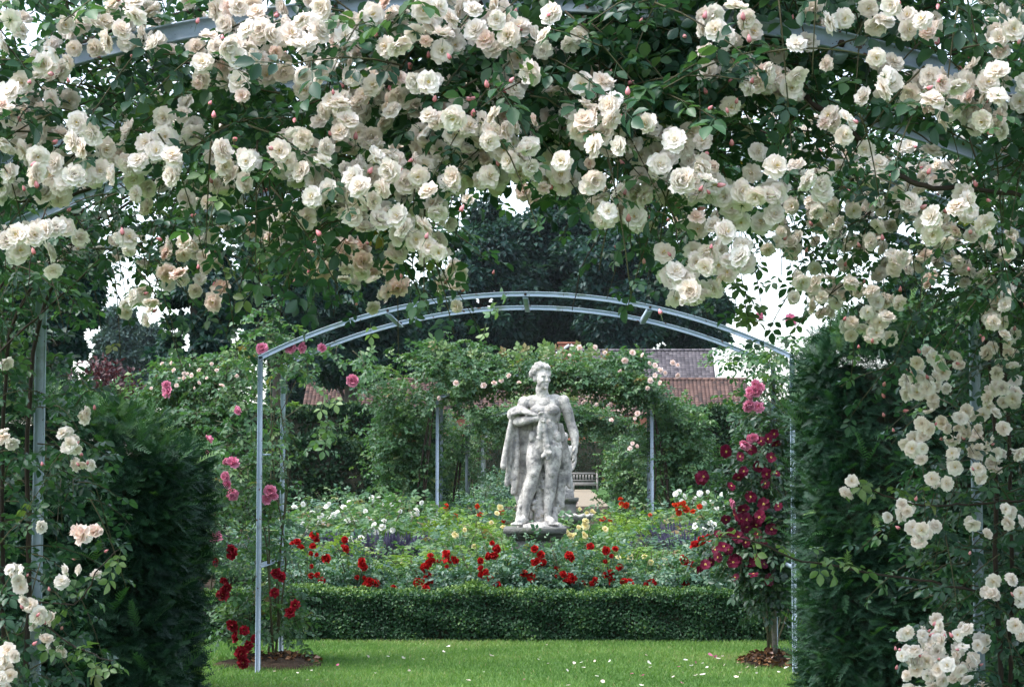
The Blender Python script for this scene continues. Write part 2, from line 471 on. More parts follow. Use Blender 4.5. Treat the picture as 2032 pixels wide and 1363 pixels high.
RAMB = [blossom(s, [(9, 4, 1.0, .6), (8, 20, .88, .7), (7, 38, .70, .8), (6, 58, .48, .8)], .15) for s in range(4)] + \
       [blossom(s + 10, [(8, -8, 1.0, .5), (8, 10, .92, .6), (7, 26, .76, .7), (5, 46, .5, .8)], .2, .06) for s in range(3)] + \
       [blossom(s + 20, [(8, 18, 1.0, 1.0), (7, 36, .88, 1.0), (6, 56, .7, 1.0), (5, 74, .5, 1.0)], .0, .05) for s in range(2)]
FULL = [blossom(s + 40, [(8, 6, 1.0, .9), (8, 26, .95, 1.0), (7, 46, .88, 1.0), (6, 64, .78, 1.0), (5, 80, .62, 1.0)], 0, .06) for s in range(3)]
LOOSE = [blossom(s + 60, [(6, 8, 1.0, .9), (6, 30, .9, 1.0), (5, 55, .75, 1.0)], .12, .07) for s in range(3)]
STAR = [blossom(s + 80, [(6, 8, 1.0, .35)], .17, .04) for s in range(2)]

def bud(seed):
    r = np.random.default_rng(seed); V, F, val, mt = [], [], [], []
    prof = [(0, .10), (.2, .30), (.55, .36), (.95, .24), (1.3, .05)]
    n = 8
    for z, q in prof:
        for k in range(n):
            a = 2 * PI * k / n + z * .8
            V.append(np.array((q * math.cos(a) * (1 + .08 * (k % 2)), q * math.sin(a) * (1 + .08 * (k % 2)), z))); val.append(z)
    for i in range(4):
        for k in range(n): F.append((i * n + k, i * n + (k + 1) % n, (i + 1) * n + (k + 1) % n, (i + 1) * n + k)); mt.append(0)
    for k in range(5):
        a = 2 * PI * k / 5; c = np.array((math.cos(a), math.sin(a), 0)); t = np.array((-math.sin(a), math.cos(a), 0)); b = len(V)
        V += [c * .12 - t * .12 + np.array((0, 0, -.02)), c * .12 + t * .12 + np.array((0, 0, -.02)), c * .44 + np.array((0, 0, .38)) + t * .03]
        val += [.5] * 3; F.append((b, b + 1, b + 2)); mt.append(2)
    b = len(V)
    for p in (np.array((0, 0, .02)), np.array((.06, 0, -.7)), np.array((.2, .05, -1.5))): V += [p + np.array((.05, 0, 0)), p + np.array((-.03, .045, 0)), p + np.array((-.03, -.045, 0))]
    val += [.2] * 9
    for i in (0, 3):
        for k in range(3): F.append((b + i + k, b + i + (k + 1) % 3, b + i + 3 + (k + 1) % 3, b + i + 3 + k)); mt.append(2)
    return T(V, F, val, mt)
BUD = [bud(s) for s in range(3)]

def flower_meshes(name, tmpls, mats):
    return [mesh_from(name, [inst(t, [np.zeros(3)], np.eye(3)[None])], mats, True) for t in tmpls]
def fm(col): return [M[col], M['stamen'], M['sepal']]
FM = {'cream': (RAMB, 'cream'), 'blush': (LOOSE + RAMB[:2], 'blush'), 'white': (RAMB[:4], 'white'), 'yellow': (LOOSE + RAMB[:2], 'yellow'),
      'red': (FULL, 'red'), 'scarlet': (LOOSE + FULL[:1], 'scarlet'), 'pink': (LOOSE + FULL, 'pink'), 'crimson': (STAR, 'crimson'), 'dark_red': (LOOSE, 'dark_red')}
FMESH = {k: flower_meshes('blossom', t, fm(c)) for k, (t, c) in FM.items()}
BMESH = flower_meshes('bud', BUD, fm('bud_pink'))

def rot_to(axis, roll, size):
    """matrix sending +Z to axis"""
    axis = nrm(np.asarray(axis, float)); n = len(axis)
    h = rdir(n) if roll is None else roll
    x = nrm(np.cross(h, axis)); y = np.cross(axis, x)
    return np.stack((x, y, axis), -1) * np.asarray(size)[:, None, None]

def put_flowers(root, kind, P, axis, size, limit=100, name='blossom', meshes=None, tm=None, mats=None):
    """the ones that show largest as parts, the rest as one part"""
    meshes = meshes or FMESH[kind]; tm = tm or FM[kind][0]; mats = mats or fm(FM[kind][1])
    P = np.asarray(P, float); n = len(P)
    if n == 0: return
    Mx = rot_to(axis, None, size)
    order = np.argsort(-size / np.maximum(1, np.linalg.norm(P - CAM, axis=1)))
    cp = np.stack([at(IW / 2, IH / 2, 1.0)])  # noqa
    for i in order[:limit]:
        k = int(rng.integers(len(meshes)))
        o = bpy.data.objects.new(name, meshes[k]); COL.objects.link(o); o.parent = root
        m = Matrix(Mx[i].tolist()).to_4x4(); m.translation = Vector(P[i]) - root.location
        o.matrix_basis = m
    rest = order[limit:]
    if len(rest):
        kk = rng.integers(len(tm), size=len(rest))
        pcs = [inst(tm[k], P[rest[kk == k]], Mx[rest[kk == k]]) for k in range(len(tm)) if np.any(kk == k)]
        o = part(name, pcs, mats, root, True); o['kind'] = 'stuff'

def leaf_pieces(tmpls, P, d, up, size, val=None):
    P = np.asarray(P, float); n = len(P); k = rng.integers(len(tmpls), size=n)
    Mx = frames(d, up, size); v = rng.uniform(0, 1, n) if val is None else val
    return [inst(tmpls[i], P[k == i], Mx[k == i], v[k == i]) for i in range(len(tmpls)) if np.any(k == i)]

UP = np.array((0, 0, 1.0))

# ------------------------------------------------------------------ steel rose arches
HALF, LEG, RISE = 2.0, 2.34, .48
def hoop_curve(half, leg, rise, n=41):
    R = (half * half + rise * rise) / (2 * rise); a = math.asin(half / R)
    t = np.linspace(-a, a, n)
    return np.stack((R * np.sin(t), leg + rise - R * (1 - np.cos(t))), 1), np.stack((np.sin(t), np.cos(t)), 1)

def angle_sweep(xz, nn, y, w=.042, h=.036, t=.006, cx=0.0):
    """an L-section bar swept along a curve in the x-z plane: one flange faces the camera, one lies on the outside"""
    prof = [(0, -.009), (-t, -.009), (-t, 0), (-h + t, 0), (-h + t, -.004), (-h, -.004), (-h, w * .45), (-h + t, w * .45), (-h + t, t), (-t, t), (-t, w), (0, w)]
    V, F = [], []
    m = len(prof)
    for (x, z), (nx, nz) in zip(xz, nn):
        for a, b in prof: V.append((cx + x + nx * a, y + b, z + nz * a))
    for i in range(len(xz) - 1):
        for k in range(m): F.append((i * m + k, (i + 1) * m + k, (i + 1) * m + (k + 1) % m, i * m + (k + 1) % m))
    F.append(tuple(range(m - 1, -1, -1))); F.append(tuple((len(xz) - 1) * m + k for k in range(m)))
    return raw(V, F)

def arch(Ys, label, mat, half=HALF, leg=LEG, rise=RISE, cx=0.0, rungs=(-1.03, 0, .93), leg_rungs=(.35, .85, 1.6), group='metal rose arches', w=.042, h=.036, z0=-.1, legs=True, stubs=()):
    root = thing('rose_arch', (cx, Ys[0], 0), label, 'garden arch', group)
    xz, nn = hoop_curve(half, leg, rise)
    for y in Ys:
        part('hoop', angle_sweep(xz, nn, y, w, h, cx=cx), mat, root)
        for s in (-1, 1):
            zz = np.array([[s * half, z] for z in (z0, .6, 1.2, 1.8, leg - .004)]); nx = np.array([[s * 1.0, 0]] * 5)
            part('leg', angle_sweep(zz if s < 0 else zz[::-1], nx if s < 0 else nx[::-1], y, w, h, cx=cx), mat, root)
    R = (half * half + rise * rise) / (2 * rise)
    for u in rungs:
        z = leg + rise - R + math.sqrt(R * R - u * u) - h
        part('rung', prism([(cx + u - .02, z - .016), (cx + u + .02, z - .016), (cx + u + .02, z - .004), (cx + u - .014, z - .004), (cx + u - .014, z + .02), (cx + u - .02, z + .02)], 'y', Ys[0] + .012, Ys[-1] + .03), mat, root)
        for y in Ys: part('bolt', [raw(*bolt_geo(cx + u, y - .006, z + .016))], M['twig'], root)
    for z in leg_rungs:
        for s in (-1, 1):
            x = cx + s * (half - .02)
            part('rung', prism([(x - .016, z - .015), (x + .016, z - .015), (x + .016, z - .009), (x - .010, z - .009), (x - .010, z + .015), (x - .016, z + .015)], 'y', Ys[0] + .008, Ys[-1] + .03), mat, root)
    for s, z in stubs:
        x = cx + s * (half - .036); part('bracket', box(min(x, x - s * .06), max(x, x - s * .06), Ys[0] + .003, Ys[0] + .03, z, z + .012), mat, root)
    return root

def bolt_geo(x, y, z, r=.011):
    V = [(x + r * math.cos(t), yy, z + r * math.sin(t)) for yy in (y, y + .012) for t in np.arange(6) * PI / 3]
    return V, [tuple(range(6)), tuple(range(11, 5, -1))] + [(i, i + 6, (i + 1) % 6 + 6, (i + 1) % 6) for i in range(6)]

arch((5.15, 6.0), 'painted steel rose arch nearest the viewer, only its curved top shows among roses', M['paint'], rungs=(-1.6, -.9, 0, 1.0), leg_rungs=(), w=.05, h=.05)
arch((6.95, 7.95), 'painted steel rose arch whose posts stand at both picture edges behind the first', M['paint'], rungs=(-1.05, 0, .95), leg_rungs=(.42,), w=.05, h=.04)
arch((14.0, 15.2), 'bare blue-grey double steel arch standing on the lawn in front of the box hedge', M['paint'], leg_rungs=(.78,), stubs=((-1, 1.6),), rungs=(-1.03, 0, .93))
arch((36.0, 37.3), 'rose covered steel arch with thin blue posts directly behind the statue', M['paint'], half=2.08, leg=2.85, rise=.5, cx=.05, leg_rungs=(), rungs=(0,), w=.075, h=.06)
arch((48.6, 49.9), 'second rose covered steel arch behind the statue seen through the first', M['paint_green'], half=2.1, leg=2.6, rise=.5, cx=.05, leg_rungs=(), rungs=(0,), w=.09, h=.07)
arch((62.0, 63.4), 'furthest steel arch of the rose tunnel with two dark curved bars', M['paint_green'], half=2.2, leg=2.55, rise=.5, cx=.05, leg_rungs=(), rungs=(0,), w=.10, h=.10)

# ------------------------------------------------------------------ rambling roses overhead
def interp(x, pts):
    return np.interp(x, [p[0] for p in pts], [p[1] for p in pts])

def fbm(P, sc, seed):
    s = np.zeros(len(P)); r = np.random.default_rng(seed)
    for k in range(6):
        w = r.normal(size=3) * sc * (1 + .7 * k); s += np.sin(P @ w + r.uniform(0, 6.28)) / (1 + .5 * k)
    return s

def shoots(P, length, n_leaf, lsize, down=.25, tw=.003):
    """leafy shoots starting at P: a thin stem with compound leaves either side; returns leaf pieces, stem pieces"""
    N = len(P); d = rdir(N); d[:, 2] = d[:, 2] * .6 - down * .4; d = nrm(d)
    LP, LD, LU, LS, LV, stems = [], [], [], [], [], []
    L = length * rng.uniform(.6, 1.3, N)
    side = nrm(np.cross(d, UP + rng.normal(size=(N, 3)) * .2))
    base = rng.uniform(0, .75, N)
    for i in range(N):
        m = 5; t = np.linspace(0, 1, m)[:, None]
        pts = P[i] + d[i] * L[i] * t + np.array((0, 0, -1)) * (t ** 2) * L[i] * down
        stems.append(tube(pts, np.linspace(tw, tw * .45, m), 4, mat=1))
        for k in range(n_leaf):
            u = (k + .6) / n_leaf
            LP.append(P[i] + d[i] * L[i] * u + np.array((0, 0, -1)) * u * u * L[i] * down)
            sg = 1 if k % 2 else -1
            LD.append(side[i] * sg * .9 + d[i] * .7 + rng.normal(size=3) * .3 + np.array((0, 0, -.12)))
            LU.append(UP * 1.0 + rng.normal(size=3) * .4)
            LS.append(lsize * rng.uniform(.65, 1.2)); LV.append(min(1, max(0, base[i] + rng.normal() * .13 + (.2 if rng.uniform() < .03 else 0))))
    return np.array(LP), np.array(LD), np.array(LU), np.array(LS), np.array(LV), stems

def steel_line(P, bands):
    """points that would grow across the outer face of a bare stretch of hoop"""
    hit = np.zeros(len(P), bool)
    for x0, x1, Y, w in bands:
        k = FPX / np.maximum(P[:, 1], .5); px = 1096 + (P[:, 0] - .2) * k; py = 930 - (P[:, 2] - 1.5) * k
        hz = ARCHZ((px - 1096) * Y / FPX + .2); hy = 930 - (hz - 1.5) * FPX / Y
        hit |= (px > x0) & (px < x1) & (np.abs(py - hy - 12) < w) & (P[:, 1] < Y + .06)
    return hit & (rng.uniform(size=len(P)) < .93)
BANDS = [(1530, 1920, 5.15, 44), (1590, 2010, 6.0, 34), (-10, 250, 6.95, 40), (480, 620, 7.95, 26), (1060, 1260, 7.95, 26)]

def rose_foliage(root, P, length=.3, n_leaf=5, lsize=.115, mats=('rose_leaf', 'stem'), tm=None, down=.25, bands=None):
    a, b, c, s, v, st = shoots(P, length, n_leaf, lsize, down)
    if bands:
        k = ~steel_line(a, bands); a, b, c, s, v = a[k], b[k], c[k], s[k], v[k]
    return part('foliage', leaf_pieces(tm or CHI, a, b, c, s, v) + st, [M[m] for m in mats], root)

def add_canes(root, canes, mat='twig'):
    for c, r0, r1, n in canes:
        p = curve_pts(c, n, .004)
        part('cane', tube(p, np.linspace(r0, r1, n), 6), M[mat], root, True)

ARCHZ = lambda x: LEG + RISE - 4.406 + np.sqrt(np.maximum(.1, 4.406 ** 2 - np.clip(x, -2.3, 2.3) ** 2))

CA = [(-200, 330), (0, 380), (200, 330), (330, 350), (450, 400), (600, 440), (720, 470), (800, 470), (870, 390), (930, 310), (1130, 300), (1200, 360), (1300, 420), (1420, 420), (1500, 360), (1620, 310), (1800, 310), (2032, 380), (2250, 400)]
CB = [(-200, 600), (0, 600), (60, 590), (130, 560), (200, 590), (300, 560), (420, 570), (520, 560), (600, 570), (700, 580), (790, 560), (850, 500), (900, 440), (950, 340), (1150, 330), (1200, 400), (1300, 500), (1370, 560), (1470, 490), (1530, 490), (1570, 560), (1640, 600), (1720, 640), (1790, 600), (1850, 560), (1940, 640), (2250, 700)]

def over_points(n, x0, x1, y0, contour, Y0, Y1, dens=None, seed=1, clump=.35):
    out = []
    while sum(len(o) for o in out) < n:
        px = rng.uniform(x0, x1, 4000); py = rng.uniform(y0, 720, 4000); Y = rng.uniform(Y0, Y1, 4000)
        keep = py < interp(px, contour) - 45
        P = at(px, py, Y)
        keep &= P[:, 2] < ARCHZ(P[:, 0]) + .55
        keep &= fbm(P, 4.0, seed) > -clump * 2.2
        if dens is not None: keep &= rng.uniform(size=4000) < dens(px, py)
        out.append(P[keep])
    return np.concatenate(out)[:n]

# blossoms as the photograph shows them: n = near arch, f = far arch
NEAR = """90,130 45,165 20,185 110,105 75,150 100,200 15,220 120,140 240,60 270,30 300,20 250,80 215,80 310,88 225,10 205,45 430,20 470,15 510,25 415,75 450,50 490,60 520,60 450,90 485,100 510,110
470,115 430,95 575,45 600,40 630,50 585,90 560,75 610,90 685,75 600,150 690,150 650,130 365,230 385,265 80,265 145,280 75,310 105,310 165,295 70,345 100,350 20,345 145,350 160,355 130,360 290,285 310,300 275,320 340,310
230,345 260,340 270,385 345,350 420,310 445,330 460,350 440,300 490,320 555,300 590,270 605,275 570,320 675,205 660,200 690,240 600,340 640,320 625,360 650,390 620,390 35,465 15,480 90,455 110,455
740,30 775,30 720,40 800,60 790,90 870,15 850,45 880,70 840,20 945,60 985,10 1000,40 940,20 1010,70 1030,55 1060,70 1080,72 1045,88 700,155 740,170 780,160 850,165 790,195 720,190 985,170 1155,168 1055,145 780,220 770,205 680,250
850,230 870,240 900,235 930,250 955,245 980,230 1010,220 835,260 845,290 900,270 940,280 970,280 1000,260 870,300 920,305 985,290 740,290 775,310 775,340 820,320 715,370 760,375 700,390 680,340 740,400 830,350 850,380 790,430
950,360 970,350 900,350 700,430 750,440 800,440 840,450 870,420 850,490 870,500 1130,225 1150,240 1180,230 1210,210 1240,205 1215,235 1255,230 1285,245 1150,260 1200,265 1180,290 1230,290 1260,290 1320,320 1340,280 1345,360 1300,270
1050,290 1050,330 1045,300 1115,320 1110,345 1180,360 1190,390 1205,420 1230,380 1275,385 1210,430 1230,350 1180,410 1365,355 1400,360 1260,430 1460,15 1480,40 1645,45 1610,20 1770,10 1580,90 1450,130 1520,150 1505,165 1580,150 1570,175 1520,140 1490,170
1420,60 1440,75 1400,100 1690,60 1710,80 1800,60 1830,40 1740,115 1790,105 1755,175 1850,155 1870,170 1900,170 1960,165 1930,135 1980,145 1900,205 1950,190 1870,240 1850,200 1950,240 1980,190 1680,240 1742,250 1335,270 1395,280 1365,360 1415,355 1390,385 1350,380 1470,380 1500,390 1520,390 1440,390
1540,330 1580,330 1600,360 1860,440 1900,410 1920,400 1850,430 1380,520 1400,530 1360,560 1340,540 1370,580 1410,500 1450,520 1470,510 1440,460 640,15 2010,60 1990,30 40,60 20,40 130,50"""
FARB = """560,430 580,425 1640,350 1700,340 1770,330 1800,340 1830,350 1805,290 895,530 915,545 905,570 720,540 740,560 1520,440 1550,460 1540,480 1570,480 1730,480 1750,490 1790,510 1780,520 1590,560 1620,560 1650,550 1630,590 1660,600 1690,560
1730,580 1740,600 1720,620 1745,640 1690,640 1710,650 1760,630 1830,510 1980,595 1995,605 1970,640 265,590 285,580 300,595 390,575 360,545 500,460 540,490 570,490 625,500 430,520 405,510 365,480 660,470 690,500 480,440 420,470 640,440 760,470 330,500 240,470
1560,290 1590,300 1620,320 1650,300 1680,330 1720,300 1610,400 1640,390 1570,410 1540,400 1750,350 1780,380 1720,370 1690,350 1860,330 1890,350 1920,330 1950,370 1980,350 1900,290 1880,480 1940,450 2010,420 1690,480 1660,440 1620,420 1740,400 1780,420 1700,390 1830,400 1960,470 2000,500 1900,520 1860,480"""
SIDE_R = """1820,720 1850,710 1830,750 1820,780 1870,740 1900,710 1980,740 1990,770 1960,790 2010,790 1975,820 1850,790 1830,840 1880,850 1905,830 1800,770 1815,870 1830,890 1900,870 1940,890 1975,900 1850,950 1940,930 1810,890 1790,1000 1800,1015 2015,1240 2008,1150 1970,1180
1870,1270 1815,1290 1820,1310 1840,1340 1900,1300 1880,1320 1920,1250 1940,1280 1930,1310 1850,1360 1800,1340 1870,1350 1920,1350 1865,1240 1860,720 1840,770 1890,900 1920,850 1990,850 2020,900 1960,700 2000,680 1880,960 1830,1050 1820,1060 1930,1040 1995,1010 1800,1255 1850,1280 1900,1260 1830,1260 1790,1300 1905,1330 1840,1310 2010,730 1690,955"""
SIDE_L = """140,880 165,920 150,890 80,1045 170,1065 20,1130 40,1165 50,1190 80,1215 90,1270 15,1290 20,1340 10,1310 130,1130 160,1130 5,860 10,720 60,1200 75,1225 35,1150 125,860 170,820 30,1300 5,1345"""
BLUSH = """425,600 770,580 790,570 1055,145 1150,165 1230,350 1040,380 355,545 500,455 540,470 690,485 1840,510 640,540 720,520 600,500 165,1060"""
def parse(s): return np.array([[float(v) for v in q.split(',')] for q in s.split()])

def bloom_set(q, Ylo, Yhi, dup=.8, spread=26, size=(.023, .0345)):
    px, py = q[:, 0], q[:, 1]
    Y = rng.uniform(Ylo, Yhi, len(q))
    P = [at(px, py, Y)]
    for rep in range(4):
        k = rng.uniform(size=len(q)) < dup * (1.1, .95, .75, .45)[rep]
        j = rng.normal(size=(k.sum(), 2)) * spread
        low = interp(px[k], CB) if Yhi < 7 else np.full(k.sum(), 9999.)
        P.append(at(px[k] + j[:, 0], np.minimum(py[k] + j[:, 1] + 10, np.maximum(py[k] + 12, low)), Y[k] + rng.uniform(.03, .22, k.sum()) + .07 * rep))
    P = np.concatenate(P)
    ax = nrm(np.array((0, -.7, .1)) + rng.normal(size=(len(P), 3)) * np.array((.6, .45, .5)))
    ok = ~steel_line(P, [(a, b, Y, w * .5) for a, b, Y, w in BANDS]); P, ax = P[ok], ax[ok]
    s = size[0] + (size[1] - size[0]) * rng.uniform(0, 1, len(P)) ** .6
    return P, ax, s

def clusters_extra(n, x0, x1, contour, y0, Y0, Y1, size):
    """smaller clusters deeper in the rose"""
    P = over_points(n, x0, x1, y0, contour, Y0, Y1)
    out = [P + rng.normal(size=P.shape) * .05 for _ in range(4)]
    P = np.concatenate(out); ax = nrm(np.array((0, -.6, .2)) + rng.normal(size=(len(P), 3)) * .7)
    return P, ax, rng.uniform(size[0], size[1], len(P))

def buds_near(root, P, n, Yoff=-.05, size=(.012, .019)):
    i = rng.integers(len(P), size=n)
    Q = P[i] + rng.normal(size=(n, 3)) * np.array((.07, .05, .06)) + np.array((0, Yoff, 0))
    ax = nrm(np.array((0, -.15, .7)) + rng.normal(size=(n, 3)) * .55)
    put_flowers(root, None, Q, ax, rng.uniform(size[0], size[1], n), 100, 'bud', BMESH, BUD, fm('bud_pink'))

near, farb = parse(NEAR), parse(FARB)
dens_a = lambda px, py: np.where(px < 700, np.where(py > 150, .75, .45), np.where(px < 1000, .8, np.where(px < 1560, 1.0, .7))) * np.where((px > 120) & (px < 260) & (py > 190), .3, 1) * np.where((px > 0) & (px < 420) & (py > 230) & (py < 330), .6, 1)
half = 1050
for s, lab in ((0, 'cream rambling rose in dense clusters covering the left half of the nearest arch'), (1, 'cream rambling rose in dense clusters covering the right half of the nearest arch')):
    x0, x1 = ((-220, half), (half, 2260))[s]
    root = thing('rambling_rose', ((-2.05, 2.05)[s], 5.6, 0), lab, 'climbing rose', 'cream rambling roses on the near arches')
    P = over_points((470, 660)[s], x0, x1, -170, CA, 4.85, 6.35, dens_a, 3 + s, .18)
    rose_foliage(root, P, .32, 6, .115, bands=BANDS)
    q = near[(near[:, 0] >= x0) & (near[:, 0] < x1)]
    P, ax, sz = bloom_set(q, 4.68, 4.96, .9, 29)
    Pe, axe, sze = clusters_extra((26, 20)[s], x0, x1, CA, -60, 5.6, 6.3, (.030, .040))
    put_flowers(root, 'cream', np.concatenate((P, Pe)), np.concatenate((ax, axe)), np.concatenate((sz, sze)), 100)
    i = rng.choice(len(P), 22, replace=False)
    put_flowers(root, 'blush', P[i] + rng.normal(size=(22, 3)) * .03 + (0, -.03, -.02), ax[i], rng.uniform(.016, .029, 22), 22)
    buds_near(root, np.concatenate((P, Pe)), 105)
    e = (-1, 1)[s]
    canes = [([(e * 2.05, 5.6, -.05), (e * 2.1, 5.5, 1.2), (e * 1.95, 5.4, 2.2), (e * 1.2, 5.5, 2.72), (e * .3, 5.5, 2.9)], .014, .005, 40)]
    for k in range(9):
        a = at(rng.uniform(x0, x1), rng.uniform(-40, 230), rng.uniform(5.1, 6.2)); dd = rdir(1)[0] * np.array((.6, .3, .25))
        canes.append(([a, a + dd * .5 + (0, 0, .04), a + dd + (0, 0, -.06), a + dd * 1.3 + (0, 0, -.22)], .0045, .002, 16))
    if s: canes.append(([at(1600, 190, 5.2), at(1690, 262, 5.1), at(1770, 350, 5.1), at(1850, 390, 5.1), at(1960, 395, 5.2), at(2080, 420, 5.3)], .009, .006, 30))
    if s: canes.append(([at(1150, 20, 5.2), at(1165, 80, 5.0), at(1160, 125, 5.0)], .004, .003, 10))
    else: canes.append(([at(-60, 410, 5.3), at(120, 395, 5.3), at(240, 350, 5.3), at(330, 335, 5.3), at(460, 290, 5.4)], .006, .003, 24))
    hx = rng.uniform(x0, x1, 34); H = at(hx, interp(hx, CA) - rng.uniform(20, 160, 34), rng.uniform(4.8, 5.4, 34))
    rose_foliage(root, H, .16, 4, .09, ('rose_leaf_light', 'stem'), down=1.0, bands=BANDS)
    add_canes(root, canes)

dens_b = lambda px, py: np.where((px > 860) & (px < 1280) & (py > 230), .2, 1.0) * np.where((px > 180) & (px < 470) & (py > 460), .35, 1) * np.where((px > 420) & (px < 640) & (py > 440), .45, 1) * np.where((px > 1400) & (px < 1600) & (py > 400), .35, 1)* np.where((px > 1560) & (px < 1930) & (py > 420), .5, 1)
for s, lab in ((0, 'cream rambling rose running up the left post and over the second arch'), (1, 'cream rambling rose running up the right post and over the second arch')):
    x0, x1 = ((-150, half), (half, 2200))[s]
    e = (-1, 1)[s]
    root = thing('rambling_rose', (e * 2.08, 7.9, 0), lab, 'climbing rose', 'cream rambling roses on the near arches')
    P = over_points((520, 470)[s], x0, x1, 150, CB, 6.75, 8.25, dens_b, 7 + s, .2)
    # the part of the plant that climbs the post
    n = (420, 560)[s]
    inner = [(480, 60), (560, 150), (700, 140), (800, 190), (900, 215), (980, 240), (1060, 235), (1160, 200), (1260, 130), (1363, 90), (1600, 70)] if s == 0 else \
            [(480, 1990), (560, 1850), (620, 1800), (700, 1790), (780, 1800), (900, 1780), (960, 1770), (1060, 1790), (1130, 1790), (1200, 1815), (1260, 1790), (1363, 1800), (1600, 1800)]
    py = rng.uniform(500, 1600, n * 6); lim = interp(py, inner)
    px = np.where(s == 0, rng.uniform(-220, 260, n * 6), rng.uniform(1680, 2300, n * 6))
    ok = (px < lim - 15) if s == 0 else (px > lim + 15)
    edge = np.abs(px - lim)
    ok &= rng.uniform(size=n * 6) < np.clip(edge / 110, .22, 1)
    px, py = px[ok][:n], py[ok][:n]
    nearpost = (np.abs(px - (68, 1936)[s]) < 34) & (py > 520) & (py < (1010, 960)[s]) & (rng.uniform(size=len(px)) < .9)
    Q = at(px, py, np.where(nearpost, rng.uniform(8.1, 8.6, len(px)), rng.uniform(7.35, 8.5, len(px))))
    P = np.concatenate((P, Q[Q[:, 2] > .1]))
    rose_foliage(root, P, .3, 5, .105, down=.4, bands=BANDS)
    q = farb[(farb[:, 0] >= x0) & (farb[:, 0] < x1)]
    A = bloom_set(q, 6.65, 7.05, .9, 18, (.023, .034))
    B = bloom_set(parse((SIDE_L, SIDE_R)[s]), 7.05, 7.35, (.3, .7)[s], 15, (.022, .033))
    E = clusters_extra((34, 50)[s], x0, x1, CB, 150, 6.9, 7.9, (.025, .034))
    a3 = [np.concatenate(z) for z in zip(A, B, E)]
    put_flowers(root, 'cream', *a3, 100)
    qb = parse(BLUSH); qb = qb[(qb[:, 0] >= x0) & (qb[:, 0] < x1)]
    C = bloom_set(qb, 6.6, 6.8, .3, 20, (.034, .04))
    for k in range(len(C[0])):
        me = FMESH['blush'][k % len(FMESH['blush'])]
        o = bpy.data.objects.new('blossom', me); COL.objects.link(o); o.parent = root
        m = Matrix(rot_to(C[1][k:k + 1], None, C[2][k:k + 1])[0].tolist()).to_4x4(); m.translation = Vector(C[0][k]) - root.location
        o.matrix_basis = m; o['label'] = 'blush pink blossom among the cream ones'
    buds_near(root, a3[0], 110, size=(.013, .019))
    canes = []
    for k in range(4):
        canes.append(([(e * (2.05 + .05 * k), 7.9 + .06 * k, -.05), (e * (2.0 + .08 * k), 7.8, 1.0), (e * (1.95 + .05 * k), 7.7 - .1 * k, 2.1), (e * 1.5, 7.6 - .1 * k, 2.6), (e * .5, 7.5 - .15 * k, 2.95)], .013 - .002 * k, .004, 40))
    for k in range(12):
        a = at(rng.uniform(x0, x1), rng.uniform(200, 440), rng.uniform(7, 8)); dd = rdir(1)[0] * np.array((.6, .3, .2))
        canes.append(([a, a + dd * .5 + (0, 0, .04), a + dd + (0, 0, -.08), a + dd * 1.2 + (0, 0, -.25)], .004, .002, 16))
    if s == 1:
        canes.append(([at(2000, 1190, 7.6), at(1890, 1162, 7.5), at(1760, 1135, 7.4), at(1660, 1112, 7.3), at(1590, 1090, 7.2), at(1500, 1060, 7.1), at(1430, 1046, 7.1)], .006, .003, 30))
        canes.append(([at(2100, 975, 7.6), at(2030, 985, 7.5), at(1940, 998, 7.5), at(1860, 992, 7.4), at(1760, 965, 7.4), at(1690, 940, 7.4)], .006, .003, 30))
        canes.append(([at(1470, 430, 7.3), at(1472, 520, 7.25), at(1480, 590, 7.2), at(1482, 640, 7.2)], .0022, .0015, 16))
        L = np.concatenate([curve_pts(c, 14)[3:] for c in ([at(1760, 1135, 7.4), at(1660, 1112, 7.3), at(1590, 1090, 7.2), at(1430, 1046, 7.1)], [at(1860, 992, 7.4), at(1690, 940, 7.4)], [at(1475, 540, 7.2), at(1482, 640, 7.2)])])
    else:
        canes.append(([at(-60, 750, 7.4), at(70, 640, 7.4), at(150, 570, 7.4), at(260, 500, 7.5), at(400, 460, 7.5)], .005, .003, 24))
        canes.append(([at(20, 1180, 7.6), at(150, 1200, 7.4), at(200, 1130, 7.3), at(240, 1090, 7.3)], .004, .002, 20))
        canes.append(([at(60, 1200, 7.6), at(150, 1290, 7.4), at(230, 1310, 7.3)], .004, .002, 20))
        L = np.concatenate([curve_pts(c, 14)[3:] for c in ([at(20, 1180, 7.6), at(150, 1200, 7.4), at(240, 1090, 7.3)], [at(60, 1200, 7.6), at(150, 1290, 7.4), at(230, 1310, 7.3)])])
    hx = rng.uniform(x0, x1, 30); H = at(hx, interp(hx, CB) - rng.uniform(20, 120, 30), rng.uniform(6.8, 7.4, 30))
    rose_foliage(root, H, .2, 4, .085, ('rose_leaf_light', 'stem'), down=1.0, bands=BANDS)
    add_canes(root, canes)
    n = len(L)
    part('foliage', leaf_pieces(CHI, L, nrm(rdir(n) + np.array((0, -.2, -.5))), UP + rdir(n) * .5, rng.uniform(.09, .13, n), rng.uniform(.6, .95, n)), M['rose_leaf_light'], root)
